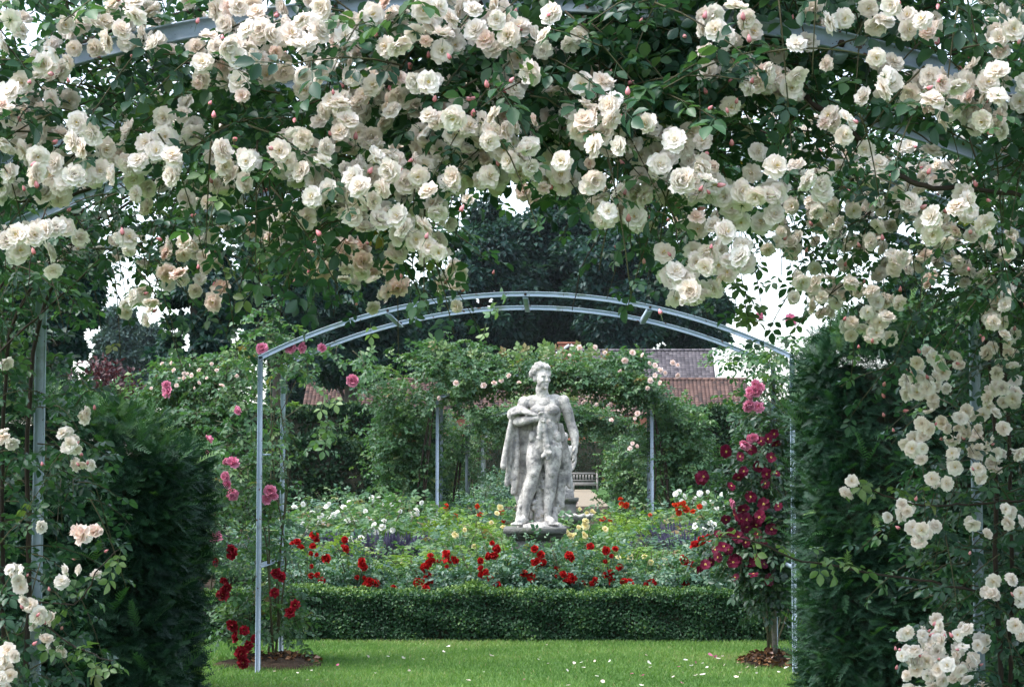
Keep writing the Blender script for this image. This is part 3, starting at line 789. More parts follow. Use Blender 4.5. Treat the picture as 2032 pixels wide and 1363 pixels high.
# ------------------------------------------------------------------ ground
def strip(name, x0, x1, ys, dz, mat, nx=8, kind='structure'):
    xs = np.linspace(x0, x1, nx); V = [(x, y, ground_z(float(y)) + dz) for y in ys for x in xs]
    F = [(j * nx + i, j * nx + i + 1, (j + 1) * nx + i + 1, (j + 1) * nx + i) for j in range(len(ys) - 1) for i in range(nx - 1)]
    o = link(name, mesh_from(name, [raw(V, F)], [mat])); tag(o, kind=kind); return o
strip('ground', -220, 220, [-30, 0, 20, 40, 55, 70, 85, 100, 160, 300], -.012, M['ground'], 12)
strip('lawn', -7, 7, [-2, 6, 12, 16.9], 0, M['lawn'])
strip('flower_bed', -9, 9, [16.9, 30, 45, 55, 70], -.004, M['soil'])
strip('gravel_path', -1.2, 2.3, [70.0, 76, 82, 90, 98, 106], .004, M['gravel'])
n = 110000
P = np.stack((rng.uniform(-3.2, 3.4, n), 16.6 - 4.2 * rng.uniform(0, 1, n) ** 1.3, np.zeros(n)), 1)
V, F = [], []
V = [(-.09, 0, 0), (.09, 0, 0), (.03, .6, .05), (0, 1, .22)]; F = [(0, 1, 2), (0, 2, 3)]
g = T(V, F)
d = nrm(rdir(n) * np.array((.75, .75, .3)) + UP * .9)
pv = np.clip(.45 + .16 * fbm(P, 1.2, 5) + rng.normal(size=n) * .2, 0, .97); pv[rng.uniform(size=n) < .015] = 1
o = link('lawn_grass', mesh_from('lawn_grass', [inst(g, P, frames(d, rdir(n), rng.uniform(.016, .04, n)), pv)], [M['blade']]))
tag(o, 'short mown lawn grass in front of the box hedge', 'grass', kind='stuff')

def mound(name, cx, cy, rx, ry, h, mat):
    V, F = [(cx, cy, h)], []
    nr, na = 8, 28
    for r in range(1, nr + 1):
        for a in range(na):
            t = 2 * PI * a / na; q = r / nr * (1 + .12 * math.sin(3 * t + cx))
            V.append((cx + rx * q * math.cos(t), cy + ry * q * math.sin(t), h * (1 - (r / nr) ** 2) + rng.normal() * .012 - .012 * (r == nr)))
    for a in range(na): F.append((0, 1 + a, 1 + (a + 1) % na))
    for r in range(nr - 1):
        for a in range(na): b = 1 + r * na; F.append((b + a, b + na + a, b + na + (a + 1) % na, b + (a + 1) % na))
    o = link(name, mesh_from(name, [raw(V, F)], [mat], True)); tag(o, kind='structure')
cl = at(570, 1312, 14.6); cr = at(1530, 1306, 14.6)
mound('soil_mound', cl[0] - .1, 14.6, .42, .5, .06, M['soil'])
mound('soil_mound', cr[0] + .02, 14.7, .27, .34, .08, M['soil'])
for cx, cnt, hh, lab in ((cl[0] - .1, 260, .05, 'dead leaves and crumbs on bare soil under the left arch posts'), (cr[0] + .02, 260, .08, 'brown dead leaves heaped round the foot of the wooden stake')):
    r = rng.uniform(0, 1, cnt) ** .6; a = rng.uniform(0, 6.28, cnt)
    P = np.stack((cx + r * (.36 if cnt < 260 or hh < .06 else .26) * np.cos(a), 14.65 + r * .34 * np.sin(a), hh * (1 - r * r) + .012 + rng.uniform(0, .02, cnt)), 1)
    o = link('leaf_litter', mesh_from('leaf_litter', leaf_pieces([LEAF], P, nrm(rdir(cnt) * np.array((1, 1, .4))), UP + rdir(cnt) * .8, rng.uniform(.03, .065, cnt)), [M['litter']]))
    tag(o, lab, 'leaf litter', kind='stuff')

# fallen petals
V, F = [], []
for vi, v in enumerate((0, .4, .8, 1.0)):
    for ui, u in enumerate((-1, 0, 1)): V.append((u * (.15, .42, .45, .25)[vi], v - .5, .16 * u * u + .22 * (v - .5) ** 2))
F = [(a * 3 + b, a * 3 + b + 1, a * 3 + b + 4, a * 3 + b + 3) for a in range(3) for b in range(2)]
PETAL = {c: mesh_from('fallen_petal', [raw(V, F, np.linspace(.3, 1, 12))], [M[c]], True) for c in ('blush', 'cream', 'white', 'pink')}
pet = parse("1085,1281 1068,1310 1087,1318 1180,1313 1210,1313 1158,1326 1125,1331 1139,1317 1153,1316 1282,1301 1360,1311 1347,1324 1380,1315 1394,1317 1403,1325 1409,1301 1420,1304 1425,1308 1434,1303 1438,1320 1184,1343 1196,1353 1254,1338 1276,1341 1336,1344 1353,1356 1394,1340 1381,1341 1461,1344 1501,1336 1468,1335 1545,1334 1128,1361 1273,1361 590,1338 618,1333 545,1335 610,1352 770,1305 800,1308 840,1310 730,1305 812,1333 745,1338 880,1295 925,1290 890,1285 975,1303 960,1335 1287,1316 1290,1325 1372,1322 1500,1325 1560,1326 1483,1325 670,1322 1040,1350 930,1352")
for i, (px, py) in enumerate(pet):
    Y = 1.5 * FPX / (py - 930)
    p = at(px, py, min(Y, 16)); c = ('blush', 'cream', 'white', 'blush', 'pink')[int(rng.integers(5))]
    o = bpy.data.objects.new('fallen_petal', PETAL[c]); COL.objects.link(o)
    o.location = (p[0], p[1], .026); o.rotation_euler = (rng.normal() * .4, rng.normal() * .4, rng.uniform(0, 6.28))
    s = rng.uniform(.018, .042) * (1.25 if px > 1300 else 1); o.scale = (s, s * .8, s * .8)
    w = {'blush': 'pale blush', 'cream': 'creamy white', 'white': 'white', 'pink': 'pink'}[c]
    tag(o, 'small fallen %s rose petal lying on the mown lawn' % w, 'petal', 'rose petals scattered on the lawn')

# ------------------------------------------------------------------ yew hedges and box hedges
def hedge_core(x0, x1, y0, y1, top, inset, z0=-.02, n=14):
    xs = np.linspace(x0 + inset, x1 - inset, n); V, F = [], []
    for x in xs:
        t = float(top(np.array([x]))[0]) - inset * 1.4
        V += [(x, y0 + inset, z0), (x, y0 + inset, t), (x, y1 - inset, t), (x, y1 - inset, z0)]
    for i in range(n - 1):
        for k in range(4): F.append((i * 4 + k, i * 4 + (k + 1) % 4, (i + 1) * 4 + (k + 1) % 4, (i + 1) * 4 + k))
    F += [(3, 2, 1, 0), tuple((n - 1) * 4 + k for k in range(4))]
    return raw(V, F)

def hedge_surface(n, x0, x1, y0, y1, top, faces='ftlr', z0=0.0):
    """points and outward normals on a hedge: front, top, left end, right end, back"""
    hm = float(np.mean(top(np.linspace(x0, x1, 9)))) - z0
    area = {'f': (x1 - x0) * hm, 't': (x1 - x0) * (y1 - y0), 'l': (y1 - y0) * hm, 'r': (y1 - y0) * hm, 'b': (x1 - x0) * hm * .6}
    tot = sum(area[c] for c in faces); P, Nn = [], []
    for c in faces:
        m = int(n * area[c] / tot)
        x = rng.uniform(x0, x1, m); y = rng.uniform(y0, y1, m); u = rng.uniform(0, 1, m)
        if c == 'l': x[:] = x0
        if c == 'r': x[:] = x1
        if c == 'f': y[:] = y0
        if c == 'b': y[:] = y1
        z = top(x) if c == 't' else z0 + u * (top(x) - z0)
        P.append(np.stack((x, y, z), 1)); Nn.append(np.tile({'f': (0, -1, 0), 't': (0, 0, 1), 'l': (-1, 0, 0), 'r': (1, 0, 0), 'b': (0, 1, 0)}[c], (m, 1)))
    return np.concatenate(P), np.concatenate(Nn).astype(float)

def yew_hedge(name, label, cat, x0, x1, y0, y1, top, n, seed, faces='ftlrb', size=.19, group=None, round_=.25):
    root = thing(name, ((x0 + x1) / 2, (y0 + y1) / 2, 0), label, cat, group)
    part('inner_branches', hedge_core(x0, x1, y0, y1, top, .20), M['core'], root)
    P, Nn = hedge_surface(n, x0, x1, y0, y1, top, faces)
    # soften the arrises and push tufts in and out
    c = np.stack(((P[:, 0] - (x0 + x1) / 2) / ((x1 - x0) / 2), (P[:, 1] - (y0 + y1) / 2) / ((y1 - y0) / 2)), 1)
    edge = np.clip(np.abs(c).min(1) - .72, 0, 1) * np.clip(np.abs(c).max(1) - .8, 0, 1) * 12
    P[:, :2] -= np.sign(c) * (edge * round_ * .5)[:, None]
    f = fbm(P, 3.2, seed) * .55 + fbm(P, 9.0, seed + 1) * .45
    keep = f > -1.5 + rng.uniform(-.3, .3, len(P))
    P, Nn, f = P[keep], Nn[keep], f[keep]
    P = P + Nn * (np.clip(f, -1.6, 1.6) * .35 * size - rng.uniform(0, .85, len(P)) * size - .02)[:, None]
    m = len(P)
    lat = nrm(np.cross(Nn + UP * .01, UP + rng.normal(size=(m, 3)) * .5)) * np.sign(rng.normal(size=m))[:, None]
    d = nrm(Nn * .5 + lat * rng.uniform(.2, .95, m)[:, None] + UP * rng.uniform(-.25, .35, m)[:, None] + rng.normal(size=(m, 3)) * .2)
    up = nrm(UP * .75 + Nn * .6 + rng.normal(size=(m, 3)) * .4)
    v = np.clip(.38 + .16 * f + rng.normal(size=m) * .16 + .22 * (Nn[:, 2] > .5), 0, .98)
    k = rng.choice(m, 260)                                       # with longer young shoots that break the clipped outline
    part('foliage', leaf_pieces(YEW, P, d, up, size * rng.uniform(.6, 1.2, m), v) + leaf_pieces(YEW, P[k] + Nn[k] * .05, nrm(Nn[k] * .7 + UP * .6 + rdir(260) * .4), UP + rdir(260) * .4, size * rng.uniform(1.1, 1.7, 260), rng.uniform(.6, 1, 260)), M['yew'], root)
    return root

xr = at(1576, 1000, 13.0)[0]
yew_hedge('yew_hedge', 'tall dark clipped yew hedge between the right arch post and the cream rose', 'hedge', xr, 4.2, 11.6, 13.0,
          lambda x: 2.46 - .22 * np.exp(-((x - xr) / .12) ** 2) + .05 * np.sin(x * 5.1) + .03 * np.sin(x * 13), 30000, 21, size=.125, group='yew hedges flanking the lawn')
xl = at(418, 1000, 12.9)[0]
def topl(x):
    px = 1096 + (x - .2) * FPX / 11.6
    yy = np.interp(px, [-200, 60, 120, 240, 300, 360, 400, 440], [745, 785, 800, 845, 895, 915, 955, 1030])
    return 1.5 + (930 - yy) * 11.6 / FPX + .04 * np.sin(x * 17) + .05 * np.sin(x * 7.3)
yew_hedge('yew_hedge', 'dark clipped yew hedge end on the left sloping down towards the arch post', 'hedge', -4.4, xl, 11.4, 12.9, topl, 24000, 31, size=.15, group='yew hedges flanking the lawn')

def box_hedge(label, x0, x1, y0, y1, h, n, seed, group='clipped box hedges'):
    root = thing('box_hedge', ((x0 + x1) / 2, (y0 + y1) / 2, 0), label, 'hedge', group)
    top = lambda x: h + .014 * np.sin(x * 3.7 + seed) + .013 * np.sin(x * 9.1) + .008 * np.sin(x * 23)
    part('inner_branches', hedge_core(x0, x1, y0, y1, top, .055, n=30), M['core'], root)
    P, Nn = hedge_surface(n, x0, x1, y0, y1, top, 'ftlr')
    f = fbm(P, 6, seed); P = P + Nn * (f * .016 - rng.uniform(0, .05, len(P)))[:, None]
    m = len(P); d = nrm(Nn * .5 + rdir(m) + UP * .25)
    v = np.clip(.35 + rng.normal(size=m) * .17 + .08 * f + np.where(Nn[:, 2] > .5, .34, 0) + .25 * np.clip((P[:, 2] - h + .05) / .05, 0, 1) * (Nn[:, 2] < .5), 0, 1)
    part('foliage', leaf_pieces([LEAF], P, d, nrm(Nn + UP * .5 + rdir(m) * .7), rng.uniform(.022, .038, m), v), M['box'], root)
box_hedge('long low clipped box hedge edging the lawn across the whole rose bed', -3.1, 3.3, 16.5, 17.05, .42, 66000, 3)
box_hedge('thin box edging behind the red roses right of the statue', .7, 3.4, 19.4, 19.8, .42, 14000, 5)
box_hedge('thin box edging behind the red roses left of the statue', -3.3, -.7, 19.6, 20.0, .42, 14000, 6)
box_hedge('farther box edging showing over the first on the right', 1.0, 3.4, 21.6, 22.1, .52, 14000, 7)

def far_hedge(label, x0, x1, y0, y1, h, seed, n=26000, bumps=.12):
    root = thing('yew_hedge', ((x0 + x1) / 2, (y0 + y1) / 2, 0), label, 'hedge', 'tall yew hedges enclosing the rose garden')
    top = lambda x: h + bumps * np.sin(x * 1.3 + seed) * .5 + bumps * .4 * np.sin(x * 3.3)
    part('inner_branches', hedge_core(x0, x1, y0, y1, top, .14, n=20), M['core'], root)
    P, Nn = hedge_surface(n, x0, x1, y0, y1, top, 'ftlr')
    f = fbm(P, 2.2, seed); P = P + Nn * (f * .06 - rng.uniform(0, .2, len(P)))[:, None]
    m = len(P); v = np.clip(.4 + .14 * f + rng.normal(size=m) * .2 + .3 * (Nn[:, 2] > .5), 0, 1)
    part('foliage', leaf_pieces([LEAF], P, nrm(Nn * .5 + rdir(m) + UP * .3), nrm(Nn + rdir(m)), rng.uniform(.07, .16, m), v), M['yew_far'], root)
far_hedge('tall dark yew hedge below the red tiled roof left of the covered arch', -9.5, -2.6, 47, 48.6, 3.02, 2)
far_hedge('tall dark yew hedge below the red tiled roof right of the covered arch', 2.9, 10.5, 47, 48.6, 3.02, 5)
far_hedge('lower yew hedge standing in front of the dark hedge on the left', -6.6, -2.6, 43, 44, 2.1, 8, 12000, .3)
far_hedge('yew hedge closing the garden behind the wooden bench', -7, 9, 108, 109.5, 3.2, 9, 14000)

# ------------------------------------------------------------------ climbing plants on the middle arch
def climber(name, label, cat, loc, P, leaf, lsize, tm, length=.28, n_leaf=4, group=None, stems=5, spread=.12, top=2.2, down=.3):
    root = thing(name, loc, label, cat, group)
    rose_foliage(root, P, length, n_leaf, lsize, (leaf, 'stem'), tm, down)
    for k in range(stems):
        x, y, _ = loc; j = lambda: rng.normal() * spread
        part('cane', tube(curve_pts([(x + j() * .3, y + j() * .3, -.03), (x + j(), y + j(), top * .35), (x + j(), y + j(), top * .7), (x + j(), y + j(), top)], 16, .004), np.linspace(.009, .003, 16), 6), M['stem'], root, True)
    return root

def blob(n, px, py, rx, ry, Y, ry_depth=.35):
    a = rng.normal(size=(n, 3)); a = nrm(a) * (rng.uniform(0, 1, n) ** .45)[:, None]
    return at(px + a[:, 0] * rx, py + a[:, 1] * ry, Y + a[:, 2] * ry_depth)

def face_cam(n, up=.15, w=.4):
    return nrm(np.array((0, -.85, up)) + rng.normal(size=(n, 3)) * w)

# left leg: pink rose above, crimson low
P = np.concatenate([blob(26, 535, 690, 45, 50, 14.5), blob(12, 590, 720, 25, 35, 15.0), blob(30, 540, 900, 32, 130, 14.7), blob(44, 470, 930, 70, 140, 14.5), blob(32, 530, 1080, 40, 90, 14.7), blob(44, 560, 1200, 50, 60, 14.9), blob(34, 480, 1190, 45, 80, 14.6),
                    blob(5, 640, 850, 12, 40, 14.9), blob(5, 680, 690, 60, 12, 15.0), blob(14, 520, 640, 18, 40, 14.3), blob(40, 400, 1010, 50, 90, 14.3)])
lx = at(545, 1300, 14.7)
r = climber('climbing_rose', 'pink climbing rose with light green leaves winding up the left posts of the bare arch', 'climbing rose', (lx[0], 14.7, 0), P, 'rose_leaf_light', .13, CHI[:4], .24, 4, 'climbing plants on the bare arch')
q = parse("520,693 700,755 390,895 403,900 413,873 400,910 448,914 460,918 448,945 452,960 462,980 535,975 545,985 470,815 335,778 330,765 598,690 575,690 640,690 428,1065 530,990")
put_flowers(r, 'pink', at(q[:, 0], q[:, 1], 14.05), face_cam(len(q)), rng.uniform(.03, .056, len(q)))
q = parse("458,1090 462,1098 548,1137 560,1145 445,1150 450,1165 430,1115 470,1262 486,1250 492,1280 478,1296 462,1240 482,1315 585,1200 578,1215 545,1175 440,1180 505,1268")
put_flowers(r, 'dark_red', at(q[:, 0], q[:, 1], 14.1), face_cam(len(q)), rng.uniform(.035, .055, len(q)))
# hanging leafy spray below the arch
part('foliage', leaf_pieces(CHI, at(np.array([645, 640, 655, 660, 630, 650, 735, 742, 728, 975, 985, 990, 965, 640, 668]), np.array([790, 815, 830, 845, 850, 870, 640, 680, 700, 590, 600, 560, 640, 760, 780]), np.full(15, 13.9)), nrm(np.array((0, -.1, -1)) + rdir(15) * .5), UP + rdir(15), np.full(15, .17), rng.uniform(.5, .9, 15)), M['rose_leaf_light'], r)

# right leg: clematis and a pink rose
P = np.concatenate([blob(130, 1512, 930, 46, 110, 14.75), blob(120, 1495, 1060, 58, 70, 14.65), blob(110, 1522, 1135, 42, 45, 14.7), blob(50, 1515, 840, 30, 70, 15.0), blob(16, 1430, 1080, 30, 40, 14.8)])
rx = at(1530, 1290, 14.9)
c = climber('clematis', 'crimson flowered clematis hanging over the right posts of the bare arch', 'clematis', (rx[0], 15.0, 0), P, 'clematis_leaf', .14, CHI[:4], .24, 4, 'climbing plants on the bare arch', stems=2, spread=.03, top=1.3)
q = parse("1530,908 1520,940 1518,960 1475,935 1465,945 1440,895 1390,950 1395,945 1470,1030 1490,1030 1480,1045 1500,1040 1505,1060 1460,1110 1435,1085 1400,1120 1410,1115 1425,1105 1455,1115 1480,1030 1500,1110 1440,1030 1475,1010 1460,1020 1515,1000 1515,1075 1500,870 1490,890 1535,860 1525,870 1508,1025 1450,1055 1460,1145 1495,1140 1425,1060 1445,1090 1465,1065 1490,985 1505,925 1480,1075 1515,1120 1530,1050 1540,940 1545,1005 1525,1150 1450,965 1470,905 1510,875 1540,880 1488,1120 1420,1090 1390,1125")
put_flowers(c, 'crimson', at(q[:, 0], q[:, 1], rng.uniform(14.1, 14.35, len(q))), face_cam(len(q), .1, .35), rng.uniform(.032, .055, len(q)))
P = np.concatenate([blob(30, 1525, 740, 28, 60, 15.2), blob(12, 1490, 800, 20, 40, 15.3), blob(8, 1445, 710, 18, 35, 15.3), blob(16, 1540, 690, 25, 25, 14.6)])
p = climber('climbing_rose', 'bright pink climbing rose above the clematis on the right shoulder of the bare arch', 'climbing rose', (rx[0] + .06, 15.35, 0), P, 'rose_leaf_light', .13, CHI[:4], .24, 4, 'climbing plants on the bare arch', top=2.3)
q = parse("1506,629 1500,762 1508,770 1490,778 1484,790 1485,805 1500,775 1488,870 1480,880 1497,868 1570,635 1450,1000 1503,808")
put_flowers(p, 'pink', at(q[:, 0], q[:, 1], 14.2), face_cam(len(q)), rng.uniform(.035, .055, len(q)))
st = at(1538, 1290, 14.6)
o = link('wooden_stake', mesh_from('wooden_stake', [prism([(st[0] - .018, 14.56), (st[0] + .016, 14.55), (st[0] + .02, 14.6), (st[0] - .016, 14.61)], 'y', 0, 1)], [M['wood_grey']]))
for v in o.data.vertices:                                     # stand the prism upright with a slight lean
    x, t, w = v.co; v.co = (x + t * -.02, w, -.05 + 1.25 * t)
tag(o, 'grey wooden stake supporting the clematis beside the right arch post', 'stake')

# ------------------------------------------------------------------ bushes
def bush_mesh(seed, h, r, leaf, tm, lsize, n, dome=.55, stems=8):
    rr = np.random.default_rng(seed)
    a = nrm(rr.normal(size=(n, 3))); q = rr.uniform(0, 1, n) ** .4
    lump = .8 + .22 * fbm(a * 1.0, 3.5, seed)
    P = np.stack((a[:, 0] * r * q * lump, a[:, 1] * r * q * lump, h * dome + a[:, 2] * h * (1 - dome) * q * lump), 1)
    P[:, 2] = np.maximum(P[:, 2], .04 + rr.uniform(0, .1, n))
    d = nrm(a * np.array((1, 1, .4)) + rr.normal(size=(n, 3)) * .5)
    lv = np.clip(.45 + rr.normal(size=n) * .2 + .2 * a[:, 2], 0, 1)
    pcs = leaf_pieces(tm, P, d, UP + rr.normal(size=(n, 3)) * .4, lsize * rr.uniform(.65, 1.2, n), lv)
    for k in range(stems):
        t = rr.uniform(0, 6.28); q = rr.uniform(.3, .9)
        pcs.append(tube(curve_pts([(0.05 * math.cos(t), .05 * math.sin(t), -.03), (r * .35 * q * math.cos(t), r * .35 * q * math.sin(t), h * .4), (r * q * math.cos(t), r * q * math.sin(t), h * rr.uniform(.8, 1.0))], 8), np.linspace(.008, .003, 8), 4, mat=1))
    return mesh_from('foliage', pcs, [M[leaf], M['stem']])

BM = {'rose': [bush_mesh(s, 1, .5, 'bed_leaf', CLO + CHI[:2], .15, 330) for s in (1, 2, 3, 4)],
      'pale': [bush_mesh(s + 9, 1, .55, 'rose_leaf_light', CLO, .17, 330) for s in (1, 2, 3)],
      'lime': [bush_mesh(s + 20, 1, .6, 'lime_leaf', CLO, .16, 420) for s in (1, 2, 3)]}

def lavender_mesh(seed):
    rr = np.random.default_rng(seed); n = 190
    a = rr.uniform(0, 6.28, n); tilt = rr.uniform(0, .8, n) ** .9
    d = np.stack((np.cos(a) * np.sin(tilt), np.sin(a) * np.sin(tilt), np.cos(tilt)), 1)
    V = [(-.006, 0, 0), (.006, 0, 0), (.005, .76, 0), (-.005, .76, 0), (-.012, .76, 0), (.012, .76, 0), (.016, .87, 0), (.003, 1, 0), (-.003, 1, 0), (-.016, .87, 0)]
    F = [(0, 1, 2, 3), (4, 5, 6, 9), (9, 6, 7, 8)]
    t = T(V, F, [.2] * 4 + [.6, .7, .85, .95, .95, .85]); t2 = T([(z, y, x) for x, y, z in V], F, t.val)
    P = np.stack((np.cos(a) * .12, np.sin(a) * .12, np.zeros(n)), 1) * rr.uniform(0, 1, (n, 1))
    Mx = frames(d, rdir(n), rr.uniform(.65, 1.05, n) * .62)
    Q = rr.normal(size=(260, 3)) * np.array((.2, .2, .12)) + np.array((0, 0, .2)); Q[:, 2] = np.abs(Q[:, 2])
    lv = leaf_pieces([LEAF], Q, nrm(rdir(260) + UP * 1.5), rdir(260), rr.uniform(.06, .12, 260), rr.uniform(0, .4, 260))
    return mesh_from('spikes', [inst(t, P, Mx), inst(t2, P, Mx)] + lv, [M['lavender_leaf']])
LAV = [lavender_mesh(s) for s in (1, 2, 3)]

NB = [0]
def bush(name, label, cat, px, Y, h, r, kind, group, flowers=None, fs=(.045, .06), fcol='red', fY=None):
    """flowers: picture positions of its blooms; each is hung on the near side of the bush"""
    x = at(px, 930, Y)[0]; z = float(ground_z(float(Y)))
    root = thing(name, (x, Y, z), label, cat, group, 0)
    ms = BM[kind]; NB[0] += 1
    o = bpy.data.objects.new('foliage', ms[NB[0] % len(ms)]); COL.objects.link(o); o.parent = root
    o.rotation_euler = (0, 0, rng.uniform(0, 6.28)); o.scale = (r / .5, r / .5, h)
    if flowers is not None and len(flowers):
        q = np.asarray(flowers, float)
        P = at(q[:, 0], q[:, 1], (Y - r * .55) if fY is None else fY)
        P[:, 2] = np.maximum(P[:, 2], z + .1)
        q = None
        P[:, 0] += rng.normal(size=len(P)) * .03; P[:, 2] += rng.normal(size=len(P)) * .025
        put_flowers(root, fcol, P, face_cam(len(P), .45, .4), rng.uniform(fs[0], fs[1], len(P)), 60)
    return root

def scatter(px, py, rx, ry, n):
    return np.stack((px + rng.normal(size=n) * rx, py + rng.normal(size=n) * ry), 1)

G = 'red roses behind the box hedge'
RB = [(612, 'red rose bush nearest the left arch posts behind the box hedge', .78, "612,1090 614,1098 612,1150 625,1140 640,1150 632,1100 600,1080 632,1070 617,1062 648,1105 627,1128 575,1085 585,1080"),
      (705, 'red rose bush whose single top bloom stands highest left of the statue', .82, "690,1085 696,1092 685,1080 725,1120 727,1130 730,1145 720,1115 705,1160 715,1168 745,1165 752,1170 700,1150 735,1160"),
      (790, 'small red rose bush with two low blooms in the gap left of the statue', .5, "783,1172 835,1172"),
      (862, 'red rose bush with crowded heads of bloom midway between arch post and statue', .72, "838,1122 848,1112 856,1108 862,1118 868,1125 880,1098 888,1100 895,1108 902,1104 888,1115 892,1122 858,1145 862,1150 835,1148 850,1165 840,1168 830,1125"),
      (962, 'red rose bush with magenta touched heads at the left corner of the pedestal', .8, "955,1112 953,1122 958,1132 960,1142 965,1150 952,1138 968,1098 980,1078 985,1082 978,1160 985,1168 982,1150 988,1158 968,1105"),
      (1070, 'red rose bush growing right in front of the statue pedestal', .86, "1068,1088 1072,1098 1078,1120 1085,1115 1070,1122 1048,1140 1058,1148 1092,1140 1098,1145 1055,1178 1112,1138"),
      (1140, 'red rose bush to the right of the pedestal with a scarlet bloom at its top', .76, "1133,1105 1140,1108 1127,1108 1130,1152 1138,1156 1168,1156 1172,1150 1155,1153 1122,1158 1113,1138"),
      (1212, 'red rose bush with a tight group of five blooms at its top', .8, "1171,1089 1195,1087 1218,1089 1205,1100 1200,1106 1212,1108 1238,1130 1198,1142 1208,1140 1207,1155 1200,1175"),
      (1262, 'red rose bush with two fat low blooms side by side over the hedge', .62, "1248,1158 1244,1150 1252,1168 1283,1155 1288,1162 1234,1152"),
      (1360, 'red rose bush with one large round bloom standing clear left of the clematis', .76, "1362,1118 1358,1112 1366,1122 1354,1165 1348,1170 1360,1168 1355,1105"),
      (1420, 'red rose bush whose scarlet heads mingle with the clematis', .85, "1382,1084 1390,1080 1404,1074 1412,1070 1398,1078 1420,1072 1460,1145 1485,1140 1450,1155")]
for i, (px, lab, h, fl) in enumerate(RB):
    bush('rose_bush', lab, 'rose bush', px, 18.0 + .25 * (i % 2), h, .42, 'rose', G, parse(fl), (.022, .054), 'red')
for px, h, lab in ((655, .6, 'leafy rose bush without blooms between two red ones beside the left arch post'), (815, .55, 'low leafy rose bush just left of the crowded red heads'), (915, .6, 'leafy rose bush without blooms left of the pedestal corner'), (1030, .85, 'leafy rose bush tight against the pedestal front, left part'),
                   (1100, .85, 'leafy rose bush tight against the pedestal front, right part'), (1065, .83, 'leafy rose bush tight against the middle of the pedestal front'), (1310, .5, 'low leafy rose bush between the fat blooms and the large round bloom'), (1500, .6, 'leafy rose bush behind the wooden stake and clematis')):
    bush('rose_bush', lab, 'rose bush', px, 18.5, h, .45, 'rose', G)

G = 'yellow roses in the middle of the bed'
YB = [(800, 22.5, .62, 'low rose bush with two yellow blooms left of the statue', "795,1107 780,1128 862,1106 870,1110"),
      (900, 23, .8, 'yellow budded rose bush in the green between blue post and statue', "905,1060 925,1050 940,1075"),
      (985, 24, .85, 'yellow rose bush half hidden behind the left edge of the statue', "985,1012 992,1020 1000,1045 978,1030"),
      (1140, 22, .95, 'yellow rose bush with many pale blooms beside the right edge of the plinth', "1130,1052 1136,1058 1125,1060 1155,1050 1165,1058 1160,1062 1145,1045 1162,1040 1120,1082 1145,1066 1128,1066"),
      (1180, 30, .6, 'yellow rose bush growing in front of the stone basin', "1180,1012 1165,1016 1185,1018 1150,1008"),
      (1290, 21, .68, 'pale yellow rose bush right of the red group of five', "1286,1104 1295,1110 1240,1100 1250,1108"),
      (1225, 23.5, .75, 'leafy yellow rose bush without open blooms right of the basin', "1205,1045")]
for px, Y, h, lab, fl in YB:
    bush('rose_bush', lab, 'rose bush', px, Y, h, .55, 'pale', G, parse(fl), (.03, .05), 'yellow')

G = 'white roses at the back of the bed'
WB = [(590, 27, .9, 'white rose bush showing between the two left arch posts', [(600, 1040), (585, 1010), (560, 1030), (575, 1045), (605, 1005), (598, 1052)]),
      (650, 28, 1.0, 'white rose bush with the densest bloom, left part of the white row', [(630, 1030), (640, 1022), (650, 1035), (660, 1020), (668, 1024), (672, 1018), (635, 1040), (625, 1035), (645, 1010), (655, 1000), (620, 1015), (640, 1035)]),
      (705, 28.5, 1.0, 'white rose bush in the middle of the white row left of the covered arch', [(700, 1020), (690, 1030), (715, 1045), (710, 1030), (680, 1005), (695, 1000), (722, 1010), (730, 1025)]),
      (748, 26, .95, 'white rose bush with two large white heads above the lavender', [(730, 1048), (738, 1046), (750, 1044), (756, 1048), (760, 1040), (745, 1038), (752, 1052), (770, 1060)]),
      (712, 24, .65, 'low white rose bush in the lavender left of the statue', [(705, 1070), (712, 1075), (720, 1072), (716, 1085), (726, 1095), (700, 1078), (695, 1068)]),
      (830, 30, 1.1, 'white rose bush close to the left post of the covered arch', [(815, 1022), (822, 1015), (825, 1008), (830, 1020), (855, 1030), (860, 1025), (852, 1038), (790, 1015), (840, 1000)]),
      (760, 33, 1.15, 'distant white rose bush under the dark yew hedge', [(745, 992), (752, 988), (760, 996), (770, 990), (780, 1000), (738, 1000), (795, 985)]),
      (1400, 25, .85, 'white rose bush with round white heads beside the right lavender', [(1385, 1046), (1400, 1052), (1408, 1048), (1415, 1055), (1420, 1045), (1398, 1062), (1392, 1068), (1430, 1060), (1442, 1062), (1412, 1040)]),
      (1370, 31, 1.15, 'distant white rose bush right of the covered arch', [(1350, 975), (1362, 985), (1378, 990), (1370, 1000), (1355, 995), (1340, 985), (1385, 1005), (1345, 1010)]),
      (1425, 29, 1.1, 'white rose bush behind the clematis on the right', [(1400, 980), (1412, 992), (1430, 985), (1440, 1000), (1455, 1012), (1420, 1005), (1405, 1000), (1390, 975), (1445, 975), (1437, 1030)])]
for px, Y, h, lab, fl in WB:
    bush('rose_bush', lab, 'rose bush', px, Y, h, .7, 'pale', G, fl, (.03, .054), 'white')
G = 'orange red roses farther back'
